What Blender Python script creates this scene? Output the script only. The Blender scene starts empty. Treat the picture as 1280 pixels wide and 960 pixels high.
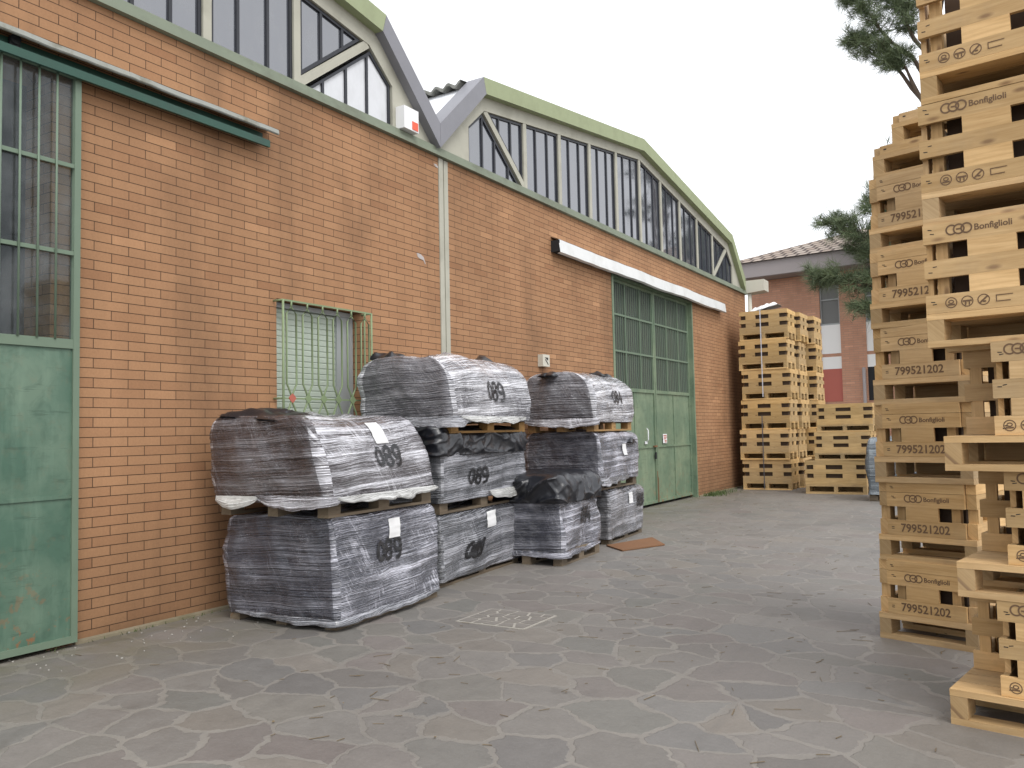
import bpy, bmesh, math, random
from mathutils import Vector, Matrix, noise
PI = math.pi
random.seed(7)
scene = bpy.context.scene
COL = scene.collection

# ------------------------------------------------------------------ helpers
def rad(a): return math.radians(a)

class MB:
    """collects polygons (with a wood-style UV and a per-piece tint) and links them as one mesh"""
    def __init__(self):
        self.v = []; self.f = []; self.uv = []; self.tint = []; self.sm = []
    def poly(self, pts, uvs=None, tint=0.5, smooth=False):
        i = len(self.v)
        self.v += [tuple(p) for p in pts]
        self.f.append(tuple(range(i, i + len(pts))))
        self.uv.append(uvs if uvs else [(0, 0)] * len(pts))
        self.tint.append(tint); self.sm.append(smooth)
    def box(self, x0, x1, y0, y1, z0, z1, M=None, tint=None, jit=0.0):
        if tint is None: tint = random.random()
        ou, ov = random.random() * 20, random.random() * 20
        c = [(x, y, z) for z in (z0, z1) for y in (y0, y1) for x in (x0, x1)]
        dims = (abs(x1 - x0), abs(y1 - y0), abs(z1 - z0))
        long_ax = dims.index(max(dims))
        if M is not None: cc = [tuple(M @ Vector(p)) for p in c]
        else: cc = c
        for q in ((0, 2, 3, 1), (4, 5, 7, 6), (0, 1, 5, 4), (2, 6, 7, 3), (1, 3, 7, 5), (0, 4, 6, 2)):
            pts = [c[k] for k in q]
            uv = []
            for p in pts:
                u = p[long_ax]; rest = [p[k] for k in range(3) if k != long_ax]
                uv.append((u + ou, rest[0] + rest[1] + ov))
            self.poly([cc[k] for k in q], uv, tint)
        return self
    def prism(self, prof, axis, a0, a1, tint=0.5):
        """prof: list of 2-D points; extruded along axis ('x': prof=(y,z), 'y': (x,z), 'z': (x,y))"""
        def P(p, a):
            return (a, p[0], p[1]) if axis == 'x' else (p[0], a, p[1]) if axis == 'y' else (p[0], p[1], a)
        n = len(prof)
        self.poly([P(p, a0) for p in prof][::-1], None, tint)
        self.poly([P(p, a1) for p in prof], None, tint)
        for i in range(n):
            j = (i + 1) % n
            self.poly([P(prof[i], a0), P(prof[j], a0), P(prof[j], a1), P(prof[i], a1)], None, tint)
        return self
    def ring(self, outer, inner, axis, a0, a1):
        def P(p, a):
            return (a, p[0], p[1]) if axis == 'x' else (p[0], a, p[1]) if axis == 'y' else (p[0], p[1], a)
        n = len(outer)
        for i in range(n):
            j = (i + 1) % n
            for a in (a0, a1):
                self.poly([P(outer[i], a), P(outer[j], a), P(inner[j], a), P(inner[i], a)])
            self.poly([P(inner[i], a0), P(inner[j], a0), P(inner[j], a1), P(inner[i], a1)])
            self.poly([P(outer[i], a0), P(outer[j], a0), P(outer[j], a1), P(outer[i], a1)])
        return self
    def tube(self, pts, r, n=8, r1=None):
        pts = [Vector(p) for p in pts]; rings = []
        m = len(pts)
        for i, p in enumerate(pts):
            t = (pts[min(i + 1, m - 1)] - pts[max(i - 1, 0)]).normalized()
            a = t.orthogonal().normalized() if abs(t.z) < 0.9 else Vector((1, 0, 0))
            a = (a - t * a.dot(t)).normalized(); b = t.cross(a)
            rr = r if r1 is None else r + (r1 - r) * i / max(m - 1, 1)
            rings.append([p + (a * math.cos(2 * PI * k / n) + b * math.sin(2 * PI * k / n)) * rr for k in range(n)])
        for i in range(m - 1):
            for k in range(n):
                l = (k + 1) % n
                self.poly([rings[i][k], rings[i][l], rings[i + 1][l], rings[i + 1][k]],
                          [(i * .3, k / n * .1)] * 4, .5, True)
        self.poly(rings[0][::-1]); self.poly(rings[-1])
        return self
    def grid(self, P, uvs=None, closed_u=False, smooth=True, tint=None):
        """P[j][i] points -> quads"""
        for j in range(len(P) - 1):
            n = len(P[j])
            for i in range(n if closed_u else n - 1):
                k = (i + 1) % n
                uv = None
                if uvs:
                    k2 = i + 1
                    uv = [uvs[j][i], uvs[j][k2], uvs[j + 1][k2], uvs[j + 1][i]]
                self.poly([P[j][i], P[j][k], P[j + 1][k], P[j + 1][i]], uv, .5 if tint is None else tint[i], smooth)
        return self
    def mesh(self, name, mat, merge=None):
        me = bpy.data.meshes.new(name)
        me.from_pydata(self.v, [], self.f)
        uvl = me.uv_layers.new(name='UVMap')
        k = 0
        for uvs in self.uv:
            for q in uvs:
                uvl.data[k].uv = q; k += 1
        at = me.attributes.new('tint', 'FLOAT', 'FACE')
        at.data.foreach_set('value', self.tint)
        me.polygons.foreach_set('use_smooth', self.sm)
        if merge or any(self.sm):
            bm = bmesh.new(); bm.from_mesh(me)
            bmesh.ops.remove_doubles(bm, verts=bm.verts, dist=merge or 1e-5)
            bm.to_mesh(me); bm.free()
        bm = bmesh.new(); bm.from_mesh(me)
        bmesh.ops.recalc_face_normals(bm, faces=bm.faces)
        bm.to_mesh(me); bm.free()
        if mat: me.materials.append(mat)
        me.update()
        return me
    def build(self, name, mat, parent=None, local=False, merge=None):
        o = bpy.data.objects.new(name, self.mesh(name, mat, merge))
        COL.objects.link(o)
        if parent is not None: attach(o, parent, local)
        return o

def world_mat(p):
    m = Matrix.Identity(4)
    while p is not None:
        m = p.matrix_parent_inverse @ p.matrix_basis @ (Matrix.Identity(4)) if False else m
        break
    return m
def basis(o):
    return Matrix.LocRotScale(o.location, o.rotation_euler, o.scale)
def world_of(o):
    m = basis(o)
    if o.parent: m = world_of(o.parent) @ o.matrix_parent_inverse @ m
    return m
def attach(o, parent, local=False):
    o.parent = parent
    if not local: o.matrix_parent_inverse = world_of(parent).inverted()
def empty(name, loc=(0, 0, 0), rz=0.0):
    o = bpy.data.objects.new(name, None); COL.objects.link(o)
    o.location = loc; o.rotation_euler = (0, 0, rz); o.empty_display_size = .2
    return o
def tag(o, label=None, cat=None, group=None, kind=None):
    if label: o['label'] = label
    if cat: o['category'] = cat
    if group: o['group'] = group
    if kind: o['kind'] = kind
    return o
def copy_tree(o, parent=None):
    c = o.copy(); COL.objects.link(c)
    if parent is not None: c.parent = parent
    for ch in [x for x in bpy.data.objects if x.parent == o]:
        copy_tree(ch, c)
    return c
def add_bevel(o, w, seg=2):
    m = o.modifiers.new('bevel', 'BEVEL'); m.width = w; m.segments = seg; m.limit_method = 'ANGLE'; m.angle_limit = rad(40)
    return o

# ------------------------------------------------------------------ materials
class NT:
    def __init__(self, name):
        self.m = bpy.data.materials.new(name); self.m.use_nodes = True
        self.t = self.m.node_tree; self.t.nodes.clear()
        self.out = self.t.nodes.new('ShaderNodeOutputMaterial')
    def n(self, typ, **kw):
        nd = self.t.nodes.new('ShaderNode' + typ)
        for k, v in kw.items(): setattr(nd, k, v)
        return nd
    def put(self, sock, v):
        if hasattr(v, 'is_output') or isinstance(v, bpy.types.NodeSocket): self.t.links.new(v, sock)
        elif isinstance(v, (tuple, list)) and len(v) == 3 and sock.type == 'RGBA': sock.default_value = (*v, 1)
        else: sock.default_value = v
    def math(self, op, a, b=0.0, c=None, clamp=False):
        nd = self.n('Math', operation=op); nd.use_clamp = clamp
        self.put(nd.inputs[0], a); self.put(nd.inputs[1], b)
        if c is not None: self.put(nd.inputs[2], c)
        return nd.outputs[0]
    def mix(self, fac, a, b, typ='MIX'):
        nd = self.n('MixRGB', blend_type=typ)
        self.put(nd.inputs[0], fac); self.put(nd.inputs[1], a); self.put(nd.inputs[2], b)
        return nd.outputs[0]
    def ramp(self, fac, stops, interp='LINEAR'):
        nd = self.n('ValToRGB'); r = nd.color_ramp; r.interpolation = interp
        while len(r.elements) > 1: r.elements.remove(r.elements[0])
        for i, (p, c) in enumerate(stops):
            if not isinstance(c, (tuple, list)): c = (c, c, c)
            e = r.elements[0] if i == 0 else r.elements.new(p)
            e.position = p; e.color = (*c, 1)
        self.put(nd.inputs[0], fac)
        return nd.outputs[0]
    def noise(self, vec, scale, detail=3, rough=.55, dist=0.0, col=False):
        nd = self.n('TexNoise'); self.put(nd.inputs['Vector'], vec)
        nd.inputs['Scale'].default_value = scale; nd.inputs['Detail'].default_value = detail
        nd.inputs['Roughness'].default_value = rough; nd.inputs['Distortion'].default_value = dist
        return nd.outputs['Color' if col else 'Fac']
    def coord(self, kind='Object'): return self.n('TexCoord').outputs[kind]
    def pos(self): return self.n('NewGeometry').outputs['Position']
    def mapping(self, vec, scale=(1, 1, 1), loc=(0, 0, 0), rot=(0, 0, 0)):
        nd = self.n('Mapping'); self.put(nd.inputs[0], vec)
        nd.inputs['Scale'].default_value = scale; nd.inputs['Location'].default_value = loc
        nd.inputs['Rotation'].default_value = rot
        return nd.outputs[0]
    def sep(self, v):
        nd = self.n('SeparateXYZ'); self.put(nd.inputs[0], v); return nd.outputs
    def comb(self, x, y, z=0.0):
        nd = self.n('CombineXYZ'); self.put(nd.inputs[0], x); self.put(nd.inputs[1], y); self.put(nd.inputs[2], z); return nd.outputs[0]
    def bump(self, h, strength=.3, dist=.01, normal=None):
        nd = self.n('Bump'); self.put(nd.inputs['Height'], h)
        nd.inputs['Strength'].default_value = strength; nd.inputs['Distance'].default_value = dist
        if normal is not None: self.put(nd.inputs['Normal'], normal)
        return nd.outputs[0]
    def attr(self, name):
        return self.n('Attribute', attribute_name=name).outputs['Fac']
    def orand(self): return self.n('ObjectInfo').outputs['Random']
    def bsdf(self, color, rough=.6, normal=None, metal=0.0, spec=.5, coat=0.0, coat_rough=.1, ior=None, alpha=None, sheen=None, sss=None):
        b = self.n('BsdfPrincipled')
        self.put(b.inputs['Base Color'], color); self.put(b.inputs['Roughness'], rough)
        self.put(b.inputs['Metallic'], metal); self.put(b.inputs['Specular IOR Level'], spec)
        self.put(b.inputs['Coat Weight'], coat); self.put(b.inputs['Coat Roughness'], coat_rough)
        if ior: b.inputs['IOR'].default_value = ior
        if normal is not None: self.put(b.inputs['Normal'], normal); 
        if coat and normal is not None: self.put(b.inputs['Coat Normal'], normal)
        if alpha is not None: self.put(b.inputs['Alpha'], alpha)
        self.t.links.new(b.outputs[0], self.out.inputs[0])
        return b

def mat_simple(name, col, rough=.6, var=.15, scale=6, bump=.1, metal=0.0, spec=.4, dirt=None, dirt_amt=.4, dscale=2.5):
    k = NT(name); c = k.coord('Object')
    n1 = k.noise(c, scale, 4, .6)
    f = k.math('MULTIPLY_ADD', n1, 2 * var, 1 - var)
    base = k.mix(1.0, col, k.comb(f, f, f), 'MULTIPLY')
    if dirt:
        d = k.ramp(k.noise(c, dscale, 6, .65), [(.48, 0), (.7, 1)])
        base = k.mix(k.math('MULTIPLY', d, dirt_amt), base, dirt)
    k.bsdf(base, k.math('MULTIPLY_ADD', n1, .2, rough - .1), k.bump(k.noise(c, scale * 6, 3), bump, .004), metal, spec)
    return k.m

def mat_brick(name, c1, c2, mortar, w=.2737, h=.0706, zo=.008, yo=.0, joint=.0032, sc=1.0):
    k = NT(name); x, y, z = k.sep(k.coord('Object'))
    u = k.math('ADD', k.math('ADD', y, x), 5.65 + yo)
    v = k.math('SUBTRACT', z, zo)
    # slight waviness of the courses
    vec = k.comb(u, v, 0.0)
    wob = k.noise(k.coord('Object'), 3.0, 2, .5, col=True)
    wv = k.n('VectorMath', operation='SCALE'); k.put(wv.inputs[0], wob); wv.inputs['Scale'].default_value = .005
    av = k.n('VectorMath', operation='ADD'); k.put(av.inputs[0], vec); k.put(av.inputs[1], wv.outputs[0])
    b = k.n('TexBrick'); k.put(b.inputs['Vector'], av.outputs[0])
    b.offset = .5; b.offset_frequency = 2; b.squash = 1; b.squash_frequency = 2
    k.put(b.inputs['Color1'], (0, 0, 0)); k.put(b.inputs['Color2'], (1, 1, 1)); k.put(b.inputs['Mortar'], (.5, .5, .5))
    b.inputs['Scale'].default_value = 1; b.inputs['Mortar Size'].default_value = joint
    b.inputs['Mortar Smooth'].default_value = .25; b.inputs['Bias'].default_value = 0
    b.inputs['Brick Width'].default_value = w; b.inputs['Row Height'].default_value = h
    rnd = k.ramp(b.outputs['Color'], [(0, c2), (.12, c1), (.45, tuple(.5 * (p + q) for p, q in zip(c1, c2))), (.8, c1), (.985, tuple(min(1, 1.04 * p) for p in c1)), (1, tuple(min(1, 1.22 * p) for p in c1))])
    big = k.noise(k.coord('Object'), .55, 4, .6)
    streak = k.noise(k.mapping(k.coord('Object'), (1, 2.2, .35)), 1.3, 5, .65)
    f = k.math('ADD', k.math('MULTIPLY', big, .5), k.math('MULTIPLY', streak, .45))
    f = k.math('ADD', f, .53)
    col = k.mix(1.0, rnd, k.comb(f, f, f), 'MULTIPLY')
    # damp, dirty foot of the wall and runs of dirt
    damp = k.math('MULTIPLY', k.ramp(z, [(0, 1), (.12, .55), (.8, .0)]), k.noise(k.coord('Object'), 2.2, 4, .6))
    col = k.mix(k.math('MULTIPLY', damp, 1.1), col, (.10, .062, .035))
    grime = k.ramp(k.noise(k.mapping(k.coord('Object'), (1, 1.4, .5), (3.1, 7, 1)), .8, 6, .6), [(.52, 0), (.68, 1)])
    col = k.mix(k.math('MULTIPLY', grime, .46), col, (.17, .095, .052))
    fine = k.noise(k.coord('Object'), 60, 3, .6)
    fq = k.math('MULTIPLY_ADD', fine, .35, .83)
    col = k.mix(1, col, k.comb(fq, fq, fq), 'MULTIPLY')
    col = k.mix(b.outputs['Fac'], col, mortar)
    h_ = k.math('SUBTRACT', k.math('MULTIPLY', fine, .15), b.outputs['Fac'])
    k.bsdf(col, .82, k.bump(h_, .6, .006), 0, .25)
    return k.m

def mat_wood(name, light=(.60, .41, .20), dark=(.36, .215, .085), grey=0.0):
    k = NT(name)
    uv = k.coord('UV'); t = k.attr('tint'); r = k.orand()
    g = k.noise(k.mapping(uv, (1.6, 26, 1)), 3.0, 4, .6, .35)
    g2 = k.noise(k.mapping(uv, (.8, 6, 1)), 4.0, 3, .5, .6)
    knot = k.n('TexVoronoi'); k.put(knot.inputs['Vector'], k.mapping(uv, (3.2, 9, 1))); knot.inputs['Scale'].default_value = 1.0
    kn = k.ramp(knot.outputs['Distance'], [(.05, 1), (.13, 0)])
    f = k.math('ADD', k.math('MULTIPLY', g, .5), k.math('MULTIPLY', g2, .5))
    f = k.ramp(f, [(.3, 0), (.72, 1)])
    base = k.mix(f, dark, light)
    tt = k.math('ADD', k.math('MULTIPLY', t, .50), .70)
    base = k.mix(1, base, k.comb(tt, k.math('MULTIPLY_ADD', tt, .94, .05), k.math('MULTIPLY_ADD', tt, .86, .09)), 'MULTIPLY')
    base = k.mix(k.math('MULTIPLY', kn, .75), base, (.16, .075, .03))
    rr = k.math('MULTIPLY_ADD', r, .26, .84)
    base = k.mix(1, base, k.comb(rr, rr, rr), 'MULTIPLY')
    hue = k.math('FRACT', k.math('MULTIPLY', r, 17.3))
    base = k.mix(k.math('MULTIPLY', hue, .30), base, k.mix(f, (.33, .25, .165), (.55, .45, .32)))
    dirt = k.ramp(k.noise(k.coord('Object'), 3.5, 6, .65), [(.50, 0), (.72, 1)])
    base = k.mix(k.math('MULTIPLY', dirt, .3 + grey), base, (.22, .17, .12))
    k.bsdf(base, .72, k.bump(g, .35, .002), 0, .3)
    return k.m

def mat_film(name, dark, milk_shine, amount=.5, seed=0.0, rough=.2, hi=.46):
    """stretch film wound tightly round dark sheets: milky folds run round the load, highlights and glints painted into the colour"""
    k = NT(name); uv = k.coord('UV'); r = k.orand()
    off = k.comb(k.math('MULTIPLY', r, 37), k.math('MULTIPLY', r, 91), 0)
    a = k.n('VectorMath', operation='ADD'); k.put(a.inputs[0], uv); k.put(a.inputs[1], off); uvo = a.outputs[0]
    wob = k.noise(uvo, 1.1, 2, .5)
    uu, vv, _ = k.sep(uvo)
    vv = k.math('ADD', vv, k.math('MULTIPLY', uu, -.03))
    wv = k.comb(uu, k.math('ADD', vv, k.math('MULTIPLY', wob, .07)), 0)
    rot2 = k.mapping(uvo, (1, 1, 1), (0, 0, 0), (0, 0, rad(-7)))
    s1 = k.noise(k.mapping(wv, (.30, 56, 1)), 1.6, 2.5, .5, .0)
    s2 = k.noise(k.mapping(rot2, (.45, 100, 1)), 1.5, 1.8, .5, .0)
    s3 = k.noise(k.mapping(wv, (.40, 9, 1)), 1.5, 2, .5, .3)
    patch = k.noise(uvo, 2.1, 4, .6)
    crink = k.noise(k.mapping(uvo, (.7, 1.6, 1)), 11, 4, .6, 1.6)
    def line(x, wd):
        q = k.math('ABSOLUTE', k.math('SUBTRACT', x, .5)); return k.math('SUBTRACT', 1.0, k.math('MULTIPLY', q, 1 / wd), clamp=True)
    l1 = line(s1, .042); l2 = line(s2, .034); l1 = k.math('POWER', l1, .7)
    area = k.ramp(k.math('ADD', k.math('MULTIPLY', patch, .6), k.math('MULTIPLY', s3, .4)), [(hi - .04, .16), (hi + .12, 1)])
    band = k.ramp(s3, [(.50, 0), (.66, .6)])
    mk = k.math('ADD', k.math('MULTIPLY', k.math('MAXIMUM', l1, l2), area), k.math('MULTIPLY', band, area), clamp=True)
    rot3 = k.mapping(uvo, (1, 1, 1), (0, 0, 0), (0, 0, rad(62)))
    s4 = k.noise(k.mapping(rot3, (1.1, 16, 1)), 1.5, 2, .5, .4)
    l3 = k.math('MULTIPLY', line(s4, .035), k.ramp(k.noise(uvo, 3.1, 3, .6), [(.53, 0), (.62, .75)]))  # slanting glints, painted into the film colour
    mk = k.math('ADD', mk, k.math('MULTIPLY', l3, .8), clamp=True)
    cr = k.math('MULTIPLY', line(crink, .022), k.ramp(patch, [(.5, 0), (.60, .55)]))  # small crinkle glints, painted as well
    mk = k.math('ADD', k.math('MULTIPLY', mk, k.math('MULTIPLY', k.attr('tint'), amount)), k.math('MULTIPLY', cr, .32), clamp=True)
    base = k.mix(mk, dark, milk_shine)
    hgt = k.math('ADD', k.math('MULTIPLY', s1, 1.0), k.math('ADD', k.math('MULTIPLY', s2, .45), k.math('ADD', k.math('MULTIPLY', s3, 1.3), k.math('ADD', k.math('MULTIPLY', crink, .16), k.math('MULTIPLY', s4, .22)))))
    nrm = k.bump(hgt, 1.0, .026)
    k.bsdf(base, k.math('MULTIPLY_ADD', patch, .16, rough - .06), nrm, 0, .5, .7, .05, ior=1.75)
    return k.m

def mat_blackbag(name):
    k = NT(name); c = k.coord('Object')
    w = k.noise(c, 9, 5, .6, 1.5)
    k.bsdf((.011, .012, .016), .30, k.bump(w, .3, .015), 0, .55, .12, .12)
    return k.m

def mat_paint(name, col, dark, rust=.3, rough=.5):
    k = NT(name); c = k.coord('Object')
    n1 = k.noise(c, 1.7, 5, .6); n2 = k.noise(c, 7, 5, .65, .8); n3 = k.noise(k.mapping(c, (3, 3, .5)), 3, 5, .6)
    base = k.mix(k.ramp(n1, [(.38, 0), (.62, 1)]), dark, col)
    base = k.mix(k.math('MULTIPLY', k.ramp(n2, [(.52, 0), (.68, 1)]), .35), base, tuple(.55 * q for q in dark))
    base = k.mix(k.math('MULTIPLY', k.ramp(n3, [(.5, 0), (.7, 1)]), .25), base, tuple(min(1, 1.5 * q + .03) for q in col))
    scr = k.noise(k.mapping(c, (1, 2, 22)), 1.7, 4, .6)
    base = k.mix(k.math('MULTIPLY', k.ramp(scr, [(.62, 0), (.68, 1)]), .4), base, tuple(.5 * q for q in dark))
    z = k.sep(c)[2]
    rz = k.math('MULTIPLY', k.ramp(z, [(0, 1), (.25, .35), (.8, .05)]), k.ramp(k.noise(c, 11, 5, .65), [(.56, 0), (.62, 1)]))
    base = k.mix(k.math('MULTIPLY', rz, rust), base, (.30, .10, .03))
    k.bsdf(base, k.math('MULTIPLY_ADD', n2, .25, rough - .1), k.bump(n2, .12, .006), 0, .45)
    return k.m

def mat_ground():
    k = NT('crazy_paving'); p = k.pos()
    wob = k.noise(p, 3.2, 4, .55, col=True)
    s = k.n('VectorMath', operation='SUBTRACT'); k.put(s.inputs[0], wob); s.inputs[1].default_value = (.5, .5, .5)
    s2 = k.n('VectorMath', operation='SCALE'); k.put(s2.inputs[0], s.outputs[0]); s2.inputs['Scale'].default_value = .26
    a = k.n('VectorMath', operation='ADD'); k.put(a.inputs[0], p); k.put(a.inputs[1], s2.outputs[0])
    vec = k.mapping(a.outputs[0], (1, 1, 0), (.3, .2, 0), (0, 0, rad(25)))
    vec = k.mapping(vec, (1, 1.3, 0))
    SC = 2.55
    ve = k.n('TexVoronoi', feature='DISTANCE_TO_EDGE', voronoi_dimensions='2D'); k.put(ve.inputs['Vector'], vec); ve.inputs['Scale'].default_value = SC
    vc = k.n('TexVoronoi', feature='F1', voronoi_dimensions='2D'); k.put(vc.inputs['Vector'], vec); vc.inputs['Scale'].default_value = SC
    for v in (ve, vc): v.inputs['Randomness'].default_value = 1.0
    edge = k.math('ADD', ve.outputs['Distance'], k.math('MULTIPLY', k.math('SUBTRACT', k.noise(p, 14, 4, .6), .5), .075))
    wid = k.math('MULTIPLY_ADD', k.noise(p, 1.5, 4, .6), .15, -.018)
    m = k.n('MapRange'); k.put(m.inputs['Value'], edge); k.put(m.inputs['From Min'], k.math('MULTIPLY', wid, .75)); k.put(m.inputs['From Max'], k.math('MULTIPLY', wid, 1.05))
    stone = m.outputs[0]                                   # 1 on stone, 0 in the mortar
    cr, cg, cb = k.sep(vc.outputs['Color'])
    sc = k.ramp(cr, [(0, (.128, .116, .106)), (.22, (.162, .150, .137)), (.4, (.150, .128, .118)), (.55, (.136, .133, .120)), (.7, (.168, .147, .126)), (.85, (.145, .139, .131)), (1, (.114, .106, .101))])
    sh = k.math('MULTIPLY_ADD', cg, .20, .90)
    sc = k.mix(1, sc, k.comb(sh, sh, sh), 'MULTIPLY')
    n1 = k.noise(p, 7, 6, .65); n2 = k.noise(p, 45, 4, .6); big = k.noise(p, .35, 4, .55)
    g = k.math('ADD', k.math('MULTIPLY', n1, .5), k.math('MULTIPLY', n2, .35)); g = k.math('ADD', g, .58)
    sc = k.mix(1, sc, k.comb(g, g, g), 'MULTIPLY')
    mc = k.mix(k.noise(p, 5, 5, .6), (.165, .150, .132), (.245, .226, .202))
    joint = k.math('MULTIPLY', k.math('SUBTRACT', 1.0, stone), k.ramp(k.noise(p, .7, 4, .6), [(.3, .45), (.65, 1)]))
    col = k.mix(joint, sc, mc)
    # worn, dusty film of the driven lane
    dust = k.ramp(k.noise(k.mapping(p, (1.2, .5, 1)), .8, 5, .6), [(.35, .12), (.7, .62)])
    lane = k.math('MULTIPLY', dust, k.ramp(k.sep(p)[1], [(.0, .35), (1, 1)]))
    px, py, pz = k.sep(p)
    lf = k.n('MapRange'); k.put(lf.inputs['Value'], py); lf.inputs['From Min'].default_value = 3.5; lf.inputs['From Max'].default_value = 11
    lf.inputs['To Min'].default_value = .45; lf.inputs['To Max'].default_value = 1.25
    col = k.mix(k.math('MULTIPLY', dust, lf.outputs[0], clamp=True), col, (.200, .188, .173))
    # moss and dirt that gathered along the wall
    wl = k.n('MapRange'); k.put(wl.inputs['Value'], px); wl.inputs['From Min'].default_value = -5.62; wl.inputs['From Max'].default_value = -4.3
    wl.inputs['To Min'].default_value = 1; wl.inputs['To Max'].default_value = 0
    mo = k.math('MULTIPLY', wl.outputs[0], k.ramp(k.noise(p, 2.4, 6, .65), [(.38, 0), (.62, 1)]))
    col = k.mix(k.math('MULTIPLY', mo, .75), col, (.125, .115, .070))
    b2 = k.math('MULTIPLY_ADD', big, .45, .78)
    col = k.mix(1, col, k.comb(b2, b2, b2), 'MULTIPLY')
    scuff = k.ramp(k.noise(k.mapping(p, (3.2, .35, 1), (0, 0, 0), (0, 0, rad(8))), 1.6, 6, .7), [(.54, 0), (.70, 1)])
    col = k.mix(k.math('MULTIPLY', scuff, .30), col, (.105, .098, .092))
    grit = k.ramp(k.noise(p, 130, 2, .6), [(.60, 0), (.72, 1)])
    col = k.mix(k.math('MULTIPLY', grit, .25), col, (.30, .28, .26))
    spot = k.ramp(k.noise(p, 2.1, 3, .5, 1.0), [(.66, 0), (.74, 1)])
    col = k.mix(k.math('MULTIPLY', spot, .35), col, (.09, .08, .07))
    hgt = k.math('ADD', k.math('MULTIPLY', stone, .5), k.math('ADD', k.math('MULTIPLY', n1, .5), k.math('MULTIPLY', n2, .25)))
    rgh = k.math('MULTIPLY_ADD', n1, .35, .40)
    k.bsdf(col, rgh, k.bump(hgt, .5, .014), 0, .38)
    return k.m

def mat_glass(name, base=(.03, .035, .045), ior=1.9, rough=.03, wav=.02):
    k = NT(name); c = k.coord('Object')
    w = k.noise(c, 1.6, 2, .5)
    dirt = k.noise(k.mapping(c, (1, 1, .6)), 6, 5, .65)
    d = k.ramp(dirt, [(.45, 0), (.8, 1)])
    col = k.mix(k.math('MULTIPLY', d, .18), base, (.20, .20, .19))
    k.bsdf(col, k.math('MULTIPLY_ADD', d, .12, rough), k.bump(w, wav, .05), 0, .5, ior=ior)
    return k.m
def mat_clear(name):
    k = NT(name); c = k.coord('Object')
    d = k.ramp(k.noise(c, 3, 5, .65), [(.4, .0), (.8, 1)])
    t = k.n('BsdfTransparent'); t.inputs[0].default_value = (.80, .84, .84, 1)
    g = k.n('BsdfGlossy'); g.inputs['Color'].default_value = (.9, .95, 1, 1); g.inputs['Roughness'].default_value = .03
    df = k.n('BsdfDiffuse'); df.inputs[0].default_value = (.25, .26, .26, 1)
    fr = k.n('Fresnel'); fr.inputs[0].default_value = 1.28
    m1 = k.n('MixShader'); k.put(m1.inputs[0], k.math('MULTIPLY_ADD', d, .25, .06)); k.put(m1.inputs[1], t.outputs[0]); k.put(m1.inputs[2], df.outputs[0])
    m2 = k.n('MixShader'); k.put(m2.inputs[0], fr.outputs[0]); k.put(m2.inputs[1], m1.outputs[0]); k.put(m2.inputs[2], g.outputs[0])
    k.t.links.new(m2.outputs[0], k.out.inputs[0])
    return k.m
def mat_needle():
    k = NT('pine_needles'); t = k.attr('tint')
    col = k.mix(t, (.062, .092, .05), (.20, .245, .125))
    b = k.bsdf(col, .55, None, 0, .35)
    return k.m
def mat_tiles():
    k = NT('roof_tiles'); uv = k.coord('UV')
    b = k.n('TexBrick'); k.put(b.inputs['Vector'], uv); b.inputs['Scale'].default_value = 1; b.offset = .5
    b.inputs['Brick Width'].default_value = .36; b.inputs['Row Height'].default_value = .42; b.inputs['Mortar Size'].default_value = .06
    b.inputs['Mortar Smooth'].default_value = .6
    k.put(b.inputs['Color1'], (.30, .235, .19)); k.put(b.inputs['Color2'], (.40, .34, .29)); k.put(b.inputs['Mortar'], (.075, .055, .048))
    n = k.noise(uv, 1.1, 4, .6)
    f = k.math('MULTIPLY_ADD', n, .5, .75)
    col = k.mix(1, b.outputs['Color'], k.comb(f, f, f), 'MULTIPLY')
    k.bsdf(col, .85, k.bump(k.math('SUBTRACT', 1.0, b.outputs['Fac']), .8, .04), 0, .2)
    return k.m

M = {}
M['brick'] = mat_brick('facing_brick', (.350, .192, .100), (.292, .150, .077), (.06, .034, .021), joint=.0031)
M['brick2'] = mat_brick('office_brick', (.52, .285, .19), (.45, .235, .155), (.34, .24, .185), joint=.005)
M['ground'] = mat_ground()
M['concrete'] = mat_simple('painted_concrete', (.42, .41, .34), .8, .14, 3, .25, dirt=(.20, .19, .14), dirt_amt=.35)
M['sill'] = mat_simple('green_sill', (.205, .235, .175), .7, .16, 4, .2, dirt=(.10, .10, .07), dirt_amt=.5)
M['fascia_green'] = mat_simple('green_fascia', (.30, .34, .195), .65, .14, 2.5, .15, dirt=(.20, .22, .13), dirt_amt=.5)
M['fascia_grey'] = mat_simple('grey_fascia', (.215, .215, .235), .5, .08, 2.5, .1, dirt=(.13, .13, .14), dirt_amt=.3)
M['roof_sheet'] = mat_simple('fibre_sheet', (.20, .20, .18), .9, .3, 5, .3, dirt=(.05, .06, .035), dirt_amt=.8, dscale=6)
M['white_sheet'] = mat_simple('white_sheet', (.75, .76, .78), .5, .05, 3, .05)
M['black_frame'] = mat_simple('black_frame', (.022, .024, .03), .45, .2, 5, .05)
M['glass'] = mat_glass('window_glass', (.062, .068, .085), 2.5)
M['glass_sky_bright'] = mat_glass('sky_bright_glass', (.62, .63, .65), 1.6, .08)  # bright sky showing in the pane, put into its base colour
M['clear'] = mat_clear('door_glass')
M['gate_glass'] = mat_glass('gate_glass', (.075, .085, .08), 1.5, .18, .05)
M['green_old'] = mat_paint('weathered_green_paint', (.130, .198, .140), (.066, .132, .092), .9)
M['green_pale'] = mat_paint('faded_green_paint', (.185, .24, .155), (.12, .18, .118), .6)
M['green_bar'] = mat_simple('green_bar_paint', (.145, .20, .142), .5, .12, 5, .1, dirt=(.13, .17, .12), dirt_amt=.4)
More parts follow.
